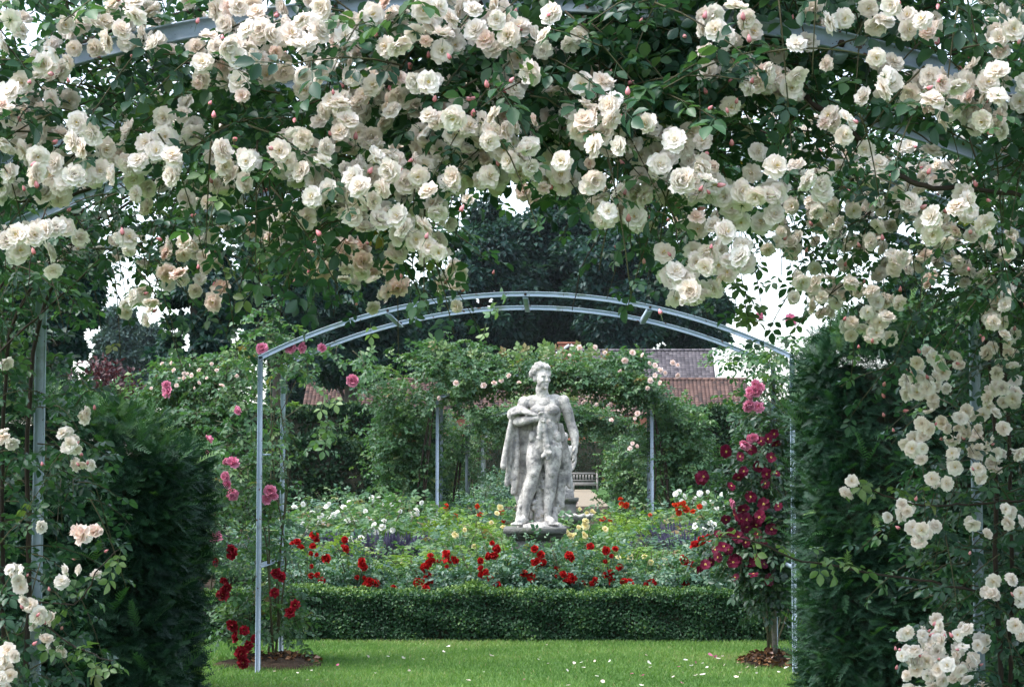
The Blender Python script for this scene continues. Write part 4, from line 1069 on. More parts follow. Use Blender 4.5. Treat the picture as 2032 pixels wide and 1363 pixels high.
for px, Y, h, lab, fl in ((905, 33, .95, 'orange red rose bush between the two left posts of the covered arch', "900,1018 906,1024 895,1030 885,1010"), (990, 30, 1.0, 'orange red rose bush behind the left edge of the statue', "985,1018 995,1015 1000,1025 950,1025 952,1000"),
                          (1232, 30, 1.0, 'orange red rose bush with a dark head right of the basin', "1230,997 1228,1002 1245,1000 1205,1030 1200,1028 1285,1020"), (1360, 27.5, .95, 'orange red rose bush scattered with small heads above the right lavender', "1340,1003 1350,1000 1358,1008 1380,1005 1345,1015 1365,1012 1360,996 1375,1010 1345,1020")):
    bush('rose_bush', lab, 'rose bush', px, Y, h, .6, 'pale', G, parse(fl), (.04, .06), 'scarlet')
x = bush('rose_bush', 'peach flowered rose bush beside the second pedestal', 'rose bush', 1140, 33, .75, .4, 'pale', 'peach rose', parse("1137,998 1133,1000"), (.09, .11), 'blush')

G = 'fresh green leafy plants in the bed'
LB = [(880, 26, .85, 'fresh green leafy plant left of the statue at the foot of the blue post'), (940, 27, .9, 'fresh green leafy plant at the foot of the second blue post'), (1010, 25, .75, 'fresh green leafy plant behind the statue, left side'), (1215, 27, .85, 'fresh green leafy plant right of the stone basin'),
      (1265, 28, .9, 'fresh green leafy plant at the foot of the right blue post'), (1185, 25, .7, 'low fresh green plant under the stone basin'), (745, 21.3, .5, 'low fresh green plant left of the yellow rose'), (1330, 20.6, .5, 'low fresh green plant over the right box edging'), (1400, 21, .55, 'low fresh green plant behind the large round red bloom'),
      (655, 23, .7, 'fresh green plant behind the highest red bloom'), (840, 21.5, .6, 'fresh green plant behind the crowded red heads'), (930, 21.5, .65, 'fresh green plant left of the pedestal'), (1235, 21.5, .6, 'fresh green plant right of the pedestal behind red blooms')]
for px, Y, h, lab in LB: bush('leafy_plant', lab, 'plant', px, Y, h, .62, 'lime', G)
G = 'leafy rose bushes out of bloom in the bed'
for k, (px, Y, h, lab) in enumerate([(560, 24, .9, 'leafy rose bush behind the left arch posts'), (615, 31, 1.1, 'leafy rose bush at the back left of the white row'), (800, 27, .9, 'leafy rose bush between white row and blue post'), (860, 24, .7, 'leafy rose bush before the blue post'), (960, 29, .9, 'leafy rose bush between second blue post and statue'), (1320, 30, 1.0, 'leafy rose bush right of the covered arch post'),
        (1470, 27, 1.0, 'leafy rose bush behind the right arch posts'), (1300, 24, .7, 'leafy rose bush at the right blue post foot'), (1440, 23, .75, 'leafy rose bush left of the clematis foot'), (690, 35, 1.2, 'leafy rose bush against the dark hedge on the left'), (1450, 36, 1.2, 'leafy rose bush against the dark hedge on the right'), (540, 21, .8, 'leafy rose bush between the left posts and the box hedge'),
        (975, 56, 1.5, 'leafy rose bush under the far arches left of the statue'), (1000, 66, 1.7, 'leafy rose bush at the far end of the rose tunnel left of the path'), (950, 42, 1.2, 'leafy rose bush between the first two covered arches on the left'), (1060, 27, .9, 'leafy rose bush directly behind the statue legs'), (1100, 23, .8, 'leafy rose bush behind the pedestal'), (470, 24, .9, 'leafy rose bush left of the left arch posts')]):
    bush('rose_bush', lab, 'rose bush', px, Y, h, .7, 'rose', G)

def lavender(px, Y, s, lab):
    x = at(px, 930, Y)[0]
    root = thing('lavender_bush', (x, Y, 0), lab, 'lavender', 'purple lavender clumps')
    o = bpy.data.objects.new('spikes', LAV[int(rng.integers(3))]); COL.objects.link(o); o.parent = root
    o.scale = (s * 1.15, s * 1.15, s * .88); o.rotation_euler = (0, 0, rng.uniform(0, 6))
for px, Y, s, lab in ((640, 24.5, 1.25, 'purple lavender clump under the dense white roses'), (690, 25, 1.25, 'purple lavender clump left of the low white rose'), (740, 23.4, 1.25, 'dark purple lavender clump right of the low white rose'), (780, 23.6, 1.3, 'dark purple lavender clump showing deepest blue left of the statue'), (600, 25.5, 1.2, 'purple lavender clump between the left arch posts'), (735, 22.6, 1.0, 'small purple lavender clump in front of the two dark ones'),
                      (815, 25, 1.2, 'purple lavender clump left of the blue post'), (1330, 24.5, 1.2, 'purple lavender clump at the foot of the right blue post'), (1365, 24, 1.3, 'purple lavender clump behind the large round red bloom'), (1345, 26.5, 1.4, 'taller purple lavender clump under the orange red roses'), (1400, 27.5, 1.4, 'purple lavender clump left of the round white heads'), (1300, 25.3, 1.1, 'purple lavender clump left of the right blue post'),
                      (430, 26, 1.3, 'purple lavender clump left of the left arch posts'), (905, 28, 1.1, 'purple lavender clump between the two left posts of the covered arch')):
    lavender(px, Y, s, lab)

# shrub mass behind the left yew, copper shrub
root = thing('shrub_rose', (at(400, 930, 21)[0], 21, 0), 'large light green shrub rose dotted with small pale pink blooms left of the bare arch', 'shrub rose')
P = np.concatenate([blob(230, 400, 800, 115, 95, 21, .7), blob(110, 400, 950, 110, 120, 21, .7), blob(60, 340, 740, 60, 40, 21, .5), blob(60, 460, 720, 45, 30, 21.4, .5)])
rose_foliage(root, P, .35, 5, .17, ('rose_leaf_light', 'stem'), CLO, .35)
q = parse("340,720 322,722 345,735 365,740 380,745 365,750 372,742 355,752 420,722 395,760 470,745 430,735 300,770 385,770 350,765 440,765 410,750 375,725 395,735")
put_flowers(root, 'blush', at(q[:, 0], q[:, 1], 20.3), face_cam(len(q)), rng.uniform(.018, .032, len(q)))
for k in range(6):
    part('cane', tube(curve_pts([(root.location.x + rng.normal() * .1, 21, -.03), (root.location.x + rng.normal() * .35, 21, 1.0), (root.location.x + rng.normal() * .6, 21, 2.2)], 10), np.linspace(.012, .004, 10), 5), M['stem'], root, True)
root = thing('copper_shrub', (at(225, 930, 26)[0], 26, 0), 'dark purple leaved shrub behind the left yew hedge', 'shrub')
P = np.concatenate([blob(900, 215, 800, 60, 95, 26, .7), blob(600, 200, 770, 90, 60, 26, .7), blob(600, 235, 880, 70, 120, 26, .7)])
n = len(P); part('foliage', leaf_pieces([LEAF], P, nrm(rdir(n) + UP * .4), UP + rdir(n), rng.uniform(.06, .11, n)), M['copper'], root)
part('trunk', tube([(root.location.x, 26, -.05), (root.location.x + .05, 26, 1.0), (root.location.x, 26, 2.2)], [.06, .045, .02], 7), M['bark'], root, True)

# ------------------------------------------------------------------ roses over the far arches
def covered_arch(label, Y0, Y1, half, leg, rise, n, out_r, blooms, leaf, seed, inner=0.0, top_extra=0.0, cover=.25):
    root = thing('climbing_rose', (-half, (Y0 + Y1) / 2, float(ground_z(Y0))), label, 'climbing rose', 'roses over the far arches')
    n = n // 7
    R = (half * half + rise * rise) / (2 * rise); a = math.asin(half / R); La = 2 * R * a; tot = 2 * leg + La
    s = rng.uniform(0, tot, n * 3); x = np.where(s < leg, -half, np.where(s > leg + La, half, R * np.sin((s - leg) / R - a)))
    z = np.where(s < leg, s, np.where(s > leg + La, tot - s, leg + rise - R * (1 - np.cos((s - leg) / R - a))))
    nx = np.where(s < leg, -1, np.where(s > leg + La, 1, np.sin((s - leg) / R - a))); nz = np.where((s < leg) | (s > leg + La), 0, np.cos((s - leg) / R - a))
    corner = (x < 0) * np.exp(-((np.abs(x) - half) / .5) ** 2) * np.exp(-((z - leg) / .7) ** 2)
    r = (rng.uniform(0, 1, n * 3) ** .8) * out_r * (1 + .7 * corner) * (1 - .62 * nz) + .02 - inner + (.10 + .6 * inner) * (z < leg - cover)
    P = np.stack((x + .05 + nx * r + rng.normal(size=n * 3) * .12, np.where(z < leg - np.where(x < 0, cover + .3, cover), rng.uniform(Y0 + .12, Y1 + .5, n * 3), rng.uniform(Y0 - .5, Y1 + .4, n * 3)), z + nz * (r + top_extra * rng.uniform(0, 1, n * 3)) + nx * 0 + corner * r * .6), 1)
    f = fbm(P, 1.7, seed)
    thin = np.where(z < leg * .45, np.where(rng.uniform(size=n * 3) < .35, 1, 0), 1)
    k = (f > -1.0) & (thin > 0)
    P = P[k][:n]; f = f[k][:n]; m = len(P)
    rel = np.clip((P[:, 2] - leg * .5) / (leg * .8), 0, 1)
    if seed == 3: P = np.concatenate((P, blob(130, 895, 705, 95, 36, 36.6, .7), blob(60, 1240, 715, 60, 22, 36.6, .6)))
    rose_foliage(root, P, .36, 6, .225, (leaf, 'stem'), CLO, .35)
    # reddish new shoots standing on top
    q = P[rng.choice(np.where(rel > .85)[0], 80)] + np.array((0, 0, .15)); part('foliage', leaf_pieces(CLO, q, nrm(UP + rdir(80) * .6), np.array((0, -1, .2)) + rdir(80) * .5, rng.uniform(.2, .34, 80), rng.uniform(.7, 1, 80)), M['rose_leaf_light'], root)
    for sx in (-1, 1):
        for k in range(4):
            part('cane', tube(curve_pts([(sx * half + rng.normal() * .25 + sx * .2, Y0 + rng.uniform(0, 1), float(ground_z(Y0)) - .05), (sx * (half + .1 + .25 * rng.uniform()), Y0 + .3, leg * .4), (sx * half, Y0 + .4, leg)], 10, .01), np.linspace(.025, .012, 10), 5), M['twig'], root, True)
    if blooms is not None:
        q, kind, yy, sz = blooms
        put_flowers(root, kind, at(q[:, 0], q[:, 1], yy), face_cam(len(q), .2, .4), rng.uniform(sz[0], sz[1], len(q)), 100)
    return root
q1 = parse("980,760 995,755 960,765 1010,745 1030,760 1290,720 1300,725 1335,720 1345,725 1310,735 1320,740 1345,745 1150,690 1130,705 1275,705 1200,700 1300,745 1290,755 1310,760 1260,830 1265,820 1255,880 1265,885 1250,890 1180,690 870,790 905,760 1240,715 1230,735 1285,770 1255,700")
covered_arch('bushy green climbing rose smothering the first far arch behind the statue', 36.0, 37.3, 2.08, 2.85, .5, 9500, .85, (q1, 'blush', 35.3, (.035, .065)), 'rose_leaf_light', 3, .12, .04, .1)
q2 = np.concatenate([scatter(1150, 745, 35, 14, 22), scatter(1200, 775, 45, 14, 30), scatter(1250, 800, 30, 20, 12), scatter(1170, 790, 30, 10, 10), scatter(1110, 740, 15, 12, 6)])
covered_arch('climbing rose with a drift of small pale pink blooms over the second far arch', 48.6, 49.9, 2.1, 2.6, .5, 7000, .8, (q2, 'blush', 47.7, (.055, .09)), 'rose_leaf_light', 5, .25, 0, .5)
covered_arch('climbing rose over the furthest arch of the tunnel', 62.0, 63.4, 2.2, 2.55, .5, 5500, .9, None, 'rose_leaf_light', 6, .2, 0, .6)
# big arching rose shrubs either side of the first far arch
for px, Y, rxp, py, ryp, lab in ((800, 36.8, 52, 890, 115, 'big arching green rose shrub left of the covered arch'), (1355, 37.0, 45, 890, 120, 'big arching green rose shrub right of the covered arch'), (1245, 46, 40, 930, 80, 'green rose shrub inside the covered arch on the right')):
    root = thing('shrub_rose', (at(px, 930, Y)[0], Y, 0), lab, 'shrub rose', 'green shrub roses round the far arches')
    P = blob(190, px, py, rxp, ryp, Y, .7); P = P[P[:, 2] > .05]
    rose_foliage(root, P, .6, 6, .22, ('rose_leaf_light', 'stem'), CLO, .5)
# ------------------------------------------------------------------ stone figures
ico = None
def _ico(sub):
    bm = bmesh.new(); bmesh.ops.create_icosphere(bm, subdivisions=sub, radius=1)
    v = np.array([q.co[:] for q in bm.verts]); f = [tuple(x.index for x in fc.verts) for fc in bm.faces]; bm.free()
    return v, f
ICO = _ico(2)

def ball(c, r, rot=None):
    v = ICO[0] * np.broadcast_to(np.asarray(r, float), (3,))
    if rot is not None: v = v @ np.array(Matrix.Rotation(rot[1], 3, rot[0]).transposed())
    return raw(v + np.asarray(c, float), ICO[1])

def limb(pts, rad, n=7, flat=1.0):
    """a smooth tapering limb: rings along a curve with rounded ends"""
    p = curve_pts(pts, (len(pts) - 1) * n + 1) if len(pts) > 2 else np.linspace(pts[0], pts[1], n)
    r = np.interp(np.linspace(0, 1, len(p)), np.linspace(0, 1, len(rad)), rad)
    out = [tube(p, r, 14)]
    out += [ball(p[0], r[0]), ball(p[-1], r[-1])]
    for q in range(1, len(rad) - 1): pass
    return out

def remeshed(name, pieces, mat, parent, voxel=.011, smooth=4, rough=0.0, offset=(0, 0, 0), scale=1.0, rz=0.0):
    me = mesh_from(name, pieces, [mat])
    o = bpy.data.objects.new(name, me); COL.objects.link(o)
    md = o.modifiers.new('r', 'REMESH'); md.mode = 'VOXEL'; md.voxel_size = voxel
    ms = o.modifiers.new('s', 'SMOOTH'); ms.iterations = smooth; ms.factor = .5
    dg = bpy.context.evaluated_depsgraph_get()
    m2 = bpy.data.meshes.new_from_object(o.evaluated_get(dg))
    bpy.data.objects.remove(o)
    m2.materials.clear(); m2.materials.append(mat)
    v = np.empty(len(m2.vertices) * 3, np.float32); m2.vertices.foreach_get('co', v); v = v.reshape(-1, 3).astype(float)
    if rough:
        nn = np.empty(len(v) * 3, np.float32); m2.vertices.foreach_get('normal', nn); nn = nn.reshape(-1, 3)
        v = v + nn * (fbm(v, 28, 3) * .4 + fbm(v, 70, 4) * .35)[:, None] * rough
    c, s = math.cos(rz), math.sin(rz)
    v = v * scale; v = np.stack((v[:, 0] * c - v[:, 1] * s, v[:, 0] * s + v[:, 1] * c, v[:, 2]), 1) + np.asarray(offset)
    m2.vertices.foreach_set('co', v.astype(np.float32).ravel()); m2.polygons.foreach_set('use_smooth', np.ones(len(m2.polygons), bool)); m2.update()
    return link(name, m2, parent, (0, 0, 0))

def statue_figure():
    B = []
    # trunk: hips, belly, ribs, chest, shoulders (x across, y towards viewer is negative)
    B += limb([(0.015, .0, .80), (.02, .0, .90), (.025, -.005, 1.0)], [.125, .112, .118])
    B += [ball((.018, .005, .835), (.163, .118, .115)), ball((.025, .0, .98), (.135, .098, .16)), ball((.02, .0, 1.13), (.168, .112, .15)), ball((.015, .01, 1.235), (.185, .10, .095))]
    B += [ball((-.058, -.082, 1.165), (.083, .045, .062)), ball((.092, -.082, 1.172), (.083, .045, .062))]       # chest
    for k, z in enumerate((1.05, .985, .92)):
        B += [ball((-.012, -.088 + .004 * k, z), (.034, .022, .030)), ball((.055, -.088 + .004 * k, z), (.034, .022, .030))]
    B += [ball((-.10, -.045, .90), (.05, .05, .07)), ball((.135, -.045, .90), (.05, .05, .07)), ball((-.07, .085, .82), (.085, .07, .085)), ball((.10, .085, .82), (.085, .07, .085))]
    # neck and shoulders
    B += limb([(0.005, .015, 1.27), (-.01, .0, 1.345), (-.015, -.012, 1.40)], [.078, .064, .062])
    B += [ball((-.10, .02, 1.285), (.085, .06, .045)), ball((.11, .02, 1.295), (.085, .06, .045))]
    B += [ball((-.195, .005, 1.245), (.066, .066, .074)), ball((.208, .005, 1.258), (.066, .066, .074))]
    # his right arm (viewer's left): hangs back, forearm folded across the waist
    B += limb([(-.20, .005, 1.235), (-.235, .0, 1.14), (-.265, -.015, 1.055)], [.060, .056, .048])
    B += limb([(-.265, -.015, 1.055), (-.18, -.115, 1.065), (-.06, -.165, 1.09)], [.050, .049, .036])
    B += [ball((-.035, -.17, 1.095), (.042, .034, .04))]
    for k in range(4):                                            # fingers closed on the cloth
        z = 1.125 - .022 * k; x0 = -.015 + .004 * (k % 2)
        B += limb([(x0 - .01, -.185, z), (x0 + .028 - .004 * abs(k - 1), -.205, z - .004), (x0 + .034, -.188, z - .012), (x0 + .018, -.172, z - .016)], [.0125, .0125, .0115, .010], 5)
    B += limb([(-.05, -.18, 1.118), (-.025, -.206, 1.14), (.004, -.212, 1.142)], [.0145, .013, .011], 5)
    # his left arm (viewer's right): hanging, slightly bent
    B += limb([(.212, .005, 1.245), (.25, .012, 1.15), (.283, .02, 1.035)], [.061, .058, .047])
    B += limb([(.283, .02, 1.035), (.315, -.005, .93), (.325, -.035, .81)], [.050, .051, .033])
    B += [ball((.327, -.045, .765), (.026, .038, .048))]
    for k in range(4):
        y = -.075 + .021 * k; L = (.062, .075, .072, .056)[k]
        B += limb([(.327, y, .735), (.326 - .003, y - .006, .735 - L * .55), (.312, y - .008, .735 - L), (.296, y - .006, .735 - L * 1.25)], [.0125, .0122, .011, .0095], 5)
    B += limb([(.318, -.075, .785), (.303, -.094, .75), (.292, -.094, .715)], [.0155, .013, .011], 5)
    # legs: viewer's left leg steps out, viewer's right carries the weight
    B += limb([(-.062, .0, .78), (-.085, -.02, .66), (-.098, -.045, .535)], [.106, .092, .066])
    B += limb([(-.098, -.045, .535), (-.135, -.02, .38), (-.172, -.02, .22), (-.187, -.012, .095)], [.064, .069, .048, .037])
    B += [ball((-.098, -.088, .53), (.043, .03, .046)), ball((-.125, .02, .39), (.05, .04, .085)), ball((-.07, -.06, .68), (.06, .05, .13))]
    B += limb([(.092, .0, .79), (.092, -.01, .66), (.086, -.025, .54)], [.110, .095, .067])
    B += limb([(.086, -.025, .54), (.07, .01, .39), (.05, .012, .22), (.043, .012, .095)], [.065, .070, .048, .037])
    B += [ball((.086, -.07, .535), (.043, .03, .046)), ball((.078, .05, .40), (.05, .04, .085)), ball((.10, -.05, .68), (.062, .05, .13))]
    # feet with toes
    for ax, ay, dx, dy in ((-.187, -.012, -.42, -.9), (.043, .012, .34, -.94)):
        B += limb([(ax, ay + .03, .055), (ax + dx * .08, ay + dy * .08, .052), (ax + dx * .16, ay + dy * .16, .034)], [.042, .045, .034])
        px, py = -dy, dx
        for k in range(5):
            o = (-.034 + .017 * k) * (1 if dx < 0 else -1); L = .215 - .012 * k
            B += limb([(ax + dx * .15 + px * o, ay + dy * .15 + py * o, .028), (ax + dx * L + px * o * 1.15, ay + dy * L + py * o * 1.15, .020)], [.017 if k == 0 else .0125] * 2, 4)
    # head turned to the viewer's right, slightly raised
    h = np.array((-.018, -.022, 1.50)); yaw = .62
    c, s = math.cos(yaw), math.sin(yaw)
    W = lambda x, y, z: h + np.array((x * c - y * s, x * s + y * c, z))
    for q, r in (((0, .012, .035), (.082, .098, .092)), ((0, -.03, -.005), (.072, .072, .10)), ((0, -.052, -.075), (.047, .045, .042)), ((0, -.03, -.055), (.062, .06, .055)),
                 ((0, -.102, -.03), (.017, .022, .017)), ((0, -.096, .0), (.0125, .019, .032)), ((-.033, -.086, .022), (.030, .016, .012)), ((.033, -.086, .022), (.030, .016, .012)),
                 ((-.04, -.077, -.028), (.022, .02, .02)), ((.04, -.077, -.028), (.022, .02, .02)), ((0, -.094, -.062), (.025, .012, .0075)), ((0, -.091, -.078), (.021, .012, .0085)),
                 ((0, -.088, -.104), (.022, .02, .017)), ((-.030, -.081, .004), (.0125, .010, .008)), ((.030, -.081, .004), (.0125, .010, .008)), ((-.078, .01, -.012), (.014, .024, .034)), ((.078, .01, -.012), (.014, .024, .034))):
        B.append(ball(W(*q), r, ('Z', yaw)))
    rr = np.random.default_rng(4)
    for k in range(120):                                           # curls
        d = nrm(rr.normal(size=3)); d[2] = abs(d[2]) * 1.0 - .25 * (d[1] > .2)
        if d[1] < -.45 and d[2] < .55: continue
        if d[2] < -.05 and d[1] < .05: continue
        B.append(ball(W(d[0] * .093, .016 + d[1] * .110, .042 + d[2] * .108), rr.uniform(.016, .028)))
    return B

def fold_sheet(rows, th=.016):
    """a hanging cloth as a row of thick folds; rows = list of (top point, bottom point, radius top, radius bottom)"""
    B = []
    for a, b, r0, r1 in rows:
        a, b = np.array(a), np.array(b); m = (a + b) / 2 + np.array((rng.normal() * .012, rng.normal() * .012, 0))
        B += limb([a, m, b], [r0, (r0 + r1) * .52, r1], 6)
    return B

def statue_drapery():
    B = []
    # bundle lying over the folded forearm
    for dy, dz, r in ((-.02, .075, .032), (-.06, .07, .03), (-.095, .055, .028), (.02, .06, .03), (-.12, .03, .02)):
        B += limb([(-.315, dy + .01, 1.10 + dz), (-.23, dy - .02, 1.125 + dz * .8), (-.12, dy * .5 - .125, 1.118 + dz * .25), (-.04, -.18, 1.112)], [r * .9, r * 1.15, r * .8, .014])
    B += [ball((-.31, .0, 1.13), (.06, .075, .07)), ball((-.29, -.04, 1.17), (.05, .05, .04))]
    # cloak falling behind the viewer's left side
    rows = []
    for k in range(9):
        u = k / 8; x = -.385 + .27 * u; y = -.02 + .12 * math.sin(u * 2.4)
        bot = (.60, .42, .34, .33, .30, .12, .10, .10, .08)[k]
        rows.append(((x + .06 * (1 - u), y, 1.12 - .05 * (1 - u)), (x - .02 + .05 * (1 - u) * (k > 1), y + .02 + .045 * (k % 2), bot), .022 + .006 * (k % 2), .036 - .008 * (k % 2)))
    B += fold_sheet(rows)
    v0 = np.array([(-.30, .0, 1.1), (-.40, .01, .82), (-.37, .03, .55), (-.31, .05, .35), (-.24, .06, .12), (-.06, .10, .12), (-.06, .11, .7), (-.12, .10, 1.12)])
    n = len(v0); B.append(raw(np.concatenate((v0 + (0, .02, 0), v0 + (0, .05, 0))), [tuple(range(n)), tuple(range(2 * n - 1, n - 1, -1))] + [(i, i + n, (i + 1) % n + n, (i + 1) % n) for i in range(n)]))
    # cloak behind the viewer's right side
    rows = []
    for k in range(6):
        u = k / 5
        rows.append(((.17 + .05 * u, .07, 1.02 - .03 * k), (.15 + .15 * u - .04 * (k == 5), .09 + .02 * (k % 2), (.16, .20, .42, .45, .40, .52)[k]), .02, .026 + .012 * (k % 2)))
    B += fold_sheet(rows)
    v0 = np.array([(.12, .09, 1.05), (.20, .08, 1.04), (.27, .09, .75), (.30, .1, .56), (.19, .11, .40), (.16, .11, .12), (.08, .12, .12)])
    n = len(v0); B.append(raw(np.concatenate((v0 + (0, -.02, 0), v0 + (0, .025, 0))), [tuple(range(n)), tuple(range(2 * n - 1, n - 1, -1))] + [(i, i + n, (i + 1) % n + n, (i + 1) % n) for i in range(n)]))
    # animal skin hanging from the fist over the groin, with bunched paws
    B += limb([(.0, -.18, 1.10), (.02, -.165, .99), (.025, -.15, .86), (.04, -.15, .74)], [.018, .026, .034, .032])
    B += limb([(-.02, -.18, 1.09), (-.035, -.168, .97), (-.03, -.155, .90)], [.016, .03, .022])
    rr = np.random.default_rng(9)
    for k in range(14): B.append(ball((-.028 + rr.normal() * .017, -.165 + rr.normal() * .008, .94 + rr.normal() * .035), rr.uniform(.014, .024)))
    for k in range(26): B.append(ball((.035 + rr.normal() * .024, -.155 + rr.normal() * .010, .74 + rr.normal() * .04), rr.uniform(.014, .026)))
    return B

def statue_stump():
    B = limb([(-.03, .09, .02), (-.04, .085, .3), (-.03, .09, .62)], [.072, .058, .062])
    B += limb([(-.235, .02, .03), (-.21, .04, .25), (-.15, .08, .45)], [.055, .045, .05])
    B += limb([(.10, .06, .02), (.115, .07, .16)], [.05, .035])
    rr = np.random.default_rng(12)
    for k in range(26): B.append(ball((-.03 + rr.normal() * .045, .06 + rr.normal() * .03, rr.uniform(.03, .55)), rr.uniform(.015, .035)))
    for k in range(18): B.append(ball((-.225 + rr.normal() * .02, .0 + rr.normal() * .025, rr.uniform(.02, .25)), rr.uniform(.015, .03)))
    return B

def mound_pieces():
    B = [ball((-.02, .0, -.02), (.245, .20, .055)), ball((-.05, -.08, -.015), (.16, .12, .055)), ball((.10, -.06, -.02), (.13, .11, .05)), ball((-.17, -.05, -.02), (.1, .13, .05))]
    rr = np.random.default_rng(6)
    for k in range(22): B.append(ball((rr.normal() * .12, -.03 + rr.normal() * .08, .0 + rr.uniform(-.02, .012)), rr.uniform(.03, .05)))
    return B

ST = at(1078, 1043, 19.2)
root = thing('stone_statue', (ST[0], 19.2, ST[2] - .055), 'weathered pale stone statue of a standing classical man with cloak on the front pedestal', 'statue', 'weathered stone statues')
OFF = (0, 0, .055)
remeshed('figure', statue_figure(), M['stone'], root, .0062, 3, .0006, OFF)
remeshed('drapery', statue_drapery(), M['stone'], root, .0075, 3, .0014, OFF)
remeshed('stump', statue_stump(), M['stone'], root, .011, 3, .0035, OFF)
remeshed('rocky_base', mound_pieces(), M['stone'], root, .012, 4, .0045, OFF)

def moulded(x, y, levels, val=.5, wob=0):
    """a square stone block with mouldings: levels = (z, half width)"""
    V, F = [], []
    for z, w in levels: V += [(x - w, y - w, z), (x + w, y - w, z), (x + w, y + w, z), (x - w, y + w, z)]
    n = len(levels)
    for i in range(n - 1):
        for k in range(4): F.append((i * 4 + k, i * 4 + (k + 1) % 4, (i + 1) * 4 + (k + 1) % 4, (i + 1) * 4 + k))
    F += [(3, 2, 1, 0), tuple((n - 1) * 4 + k for k in range(4))]
    return raw(V, F)
px, pz = at(1062, 1050, 19.2)[[0, 2]]
pz = ST[2] - .012
root = thing('stone_pedestal', (px, 19.2, 0), 'grey stone pedestal with moulded top slab under the front statue, wrapped in leaves', 'pedestal', 'stone pedestals')
part('cornice', moulded(px, 19.2, [(pz - .125, .255), (pz - .095, .268), (pz - .085, .285), (pz - .06, .29), (pz - .055, .315), (pz - .008, .318), (pz, .31)]), M['stone_dark'], root)
part('shaft', moulded(px, 19.2, [(.12, .235), (pz - .125, .235)]), M['stone_dark'], root)
part('plinth', moulded(px, 19.2, [(-.04, .31), (.08, .31), (.12, .25)]), M['stone_dark'], root)

# second statue, mostly hidden behind the first
Y2 = 30.5
c2 = at(1120, 987, Y2)
root = thing('stone_pedestal', (c2[0], Y2, 0), 'second grey stone pedestal farther back, only its right half shows beside the statue legs', 'pedestal', 'stone pedestals')
z2 = c2[2]
part('cornice', moulded(c2[0], Y2, [(z2 - .10, .19), (z2 - .07, .2), (z2 - .05, .225), (z2, .23)]), M['stone_dark'], root)
part('shaft', moulded(c2[0], Y2, [(.1, .185), (z2 - .10, .185)]), M['stone_dark'], root)
part('plinth', moulded(c2[0], Y2, [(-.04, .24), (.06, .24), (.10, .19)]), M['stone_dark'], root)
root = thing('stone_statue', (c2[0], Y2, z2), 'small draped stone figure on the second pedestal, mostly hidden behind the front statue', 'statue', 'weathered stone statues')
D = []
for k in range(12):
    t = 2 * PI * k / 12
    D += limb([(.115 * math.cos(t), .09 * math.sin(t), .02), (.10 * math.cos(t + .2), .085 * math.sin(t + .2), .3), (.07 * math.cos(t + .5), .06 * math.sin(t + .5), .60)], [.045 + .012 * (k % 2), .035, .035], 5)
D += [ball((0, 0, .32), (.11, .09, .34)), ball((0, 0, .72), (.125, .085, .16)), ball((0, -.02, .96), (.062, .072, .085)), ball((0, .01, .99), (.07, .075, .07))]
D += limb([(0, 0, .82), (0, -.01, .92)], [.05, .045], 4) + limb([(-.12, 0, .80), (-.16, -.02, .62), (-.06, -.11, .56)], [.045, .04, .032], 5) + limb([(.12, 0, .80), (.17, .0, .62), (.13, -.06, .46)], [.045, .04, .03], 5)
remeshed('figure', D, M['stone'], root, .014, 3, .004)

# stone basin
Y3 = 27.0
cb = at(1140, 1024, Y3)
root = thing('stone_basin', (cb[0], Y3, 0), 'shallow scalloped stone basin with pale rim right of the statue feet', 'basin')
def scallop(profile, na=48, lobes=12):
    V, F = [], []
    for z, r, am in profile:
        for k in range(na):
            t = 2 * PI * k / na; q = r * (1 + am * math.cos(lobes * t)); V.append((cb[0] + q * math.cos(t), Y3 + q * math.sin(t), z + am * .18 * math.cos(lobes * t)))
    for i in range(len(profile) - 1):
        for k in range(na): F.append((i * na + k, i * na + (k + 1) % na, (i + 1) * na + (k + 1) % na, (i + 1) * na + k))
    F += [tuple(range(na - 1, -1, -1)), tuple((len(profile) - 1) * na + k for k in range(na))]
    return raw(V, F)
zb = cb[2]
part('bowl', scallop([(zb - .16, .05, 0), (zb - .13, .12, .03), (zb - .06, .215, .06), (zb - .01, .25, .07), (zb, .235, .07), (zb - .03, .19, .04), (zb - .05, .02, 0)]), M['stone_dark'], root)
part('rim', scallop([(zb - .008, .253, .07), (zb + .02, .262, .07), (zb + .026, .24, .07), (zb + .002, .232, .07)]), M['stone'], root)
part('pillar', scallop([(-.04, .15, 0), (.05, .15, 0), (.08, .07, 0), (zb - .25, .055, 0), (zb - .16, .08, 0)], 24, 1), M['stone_dark'], root)

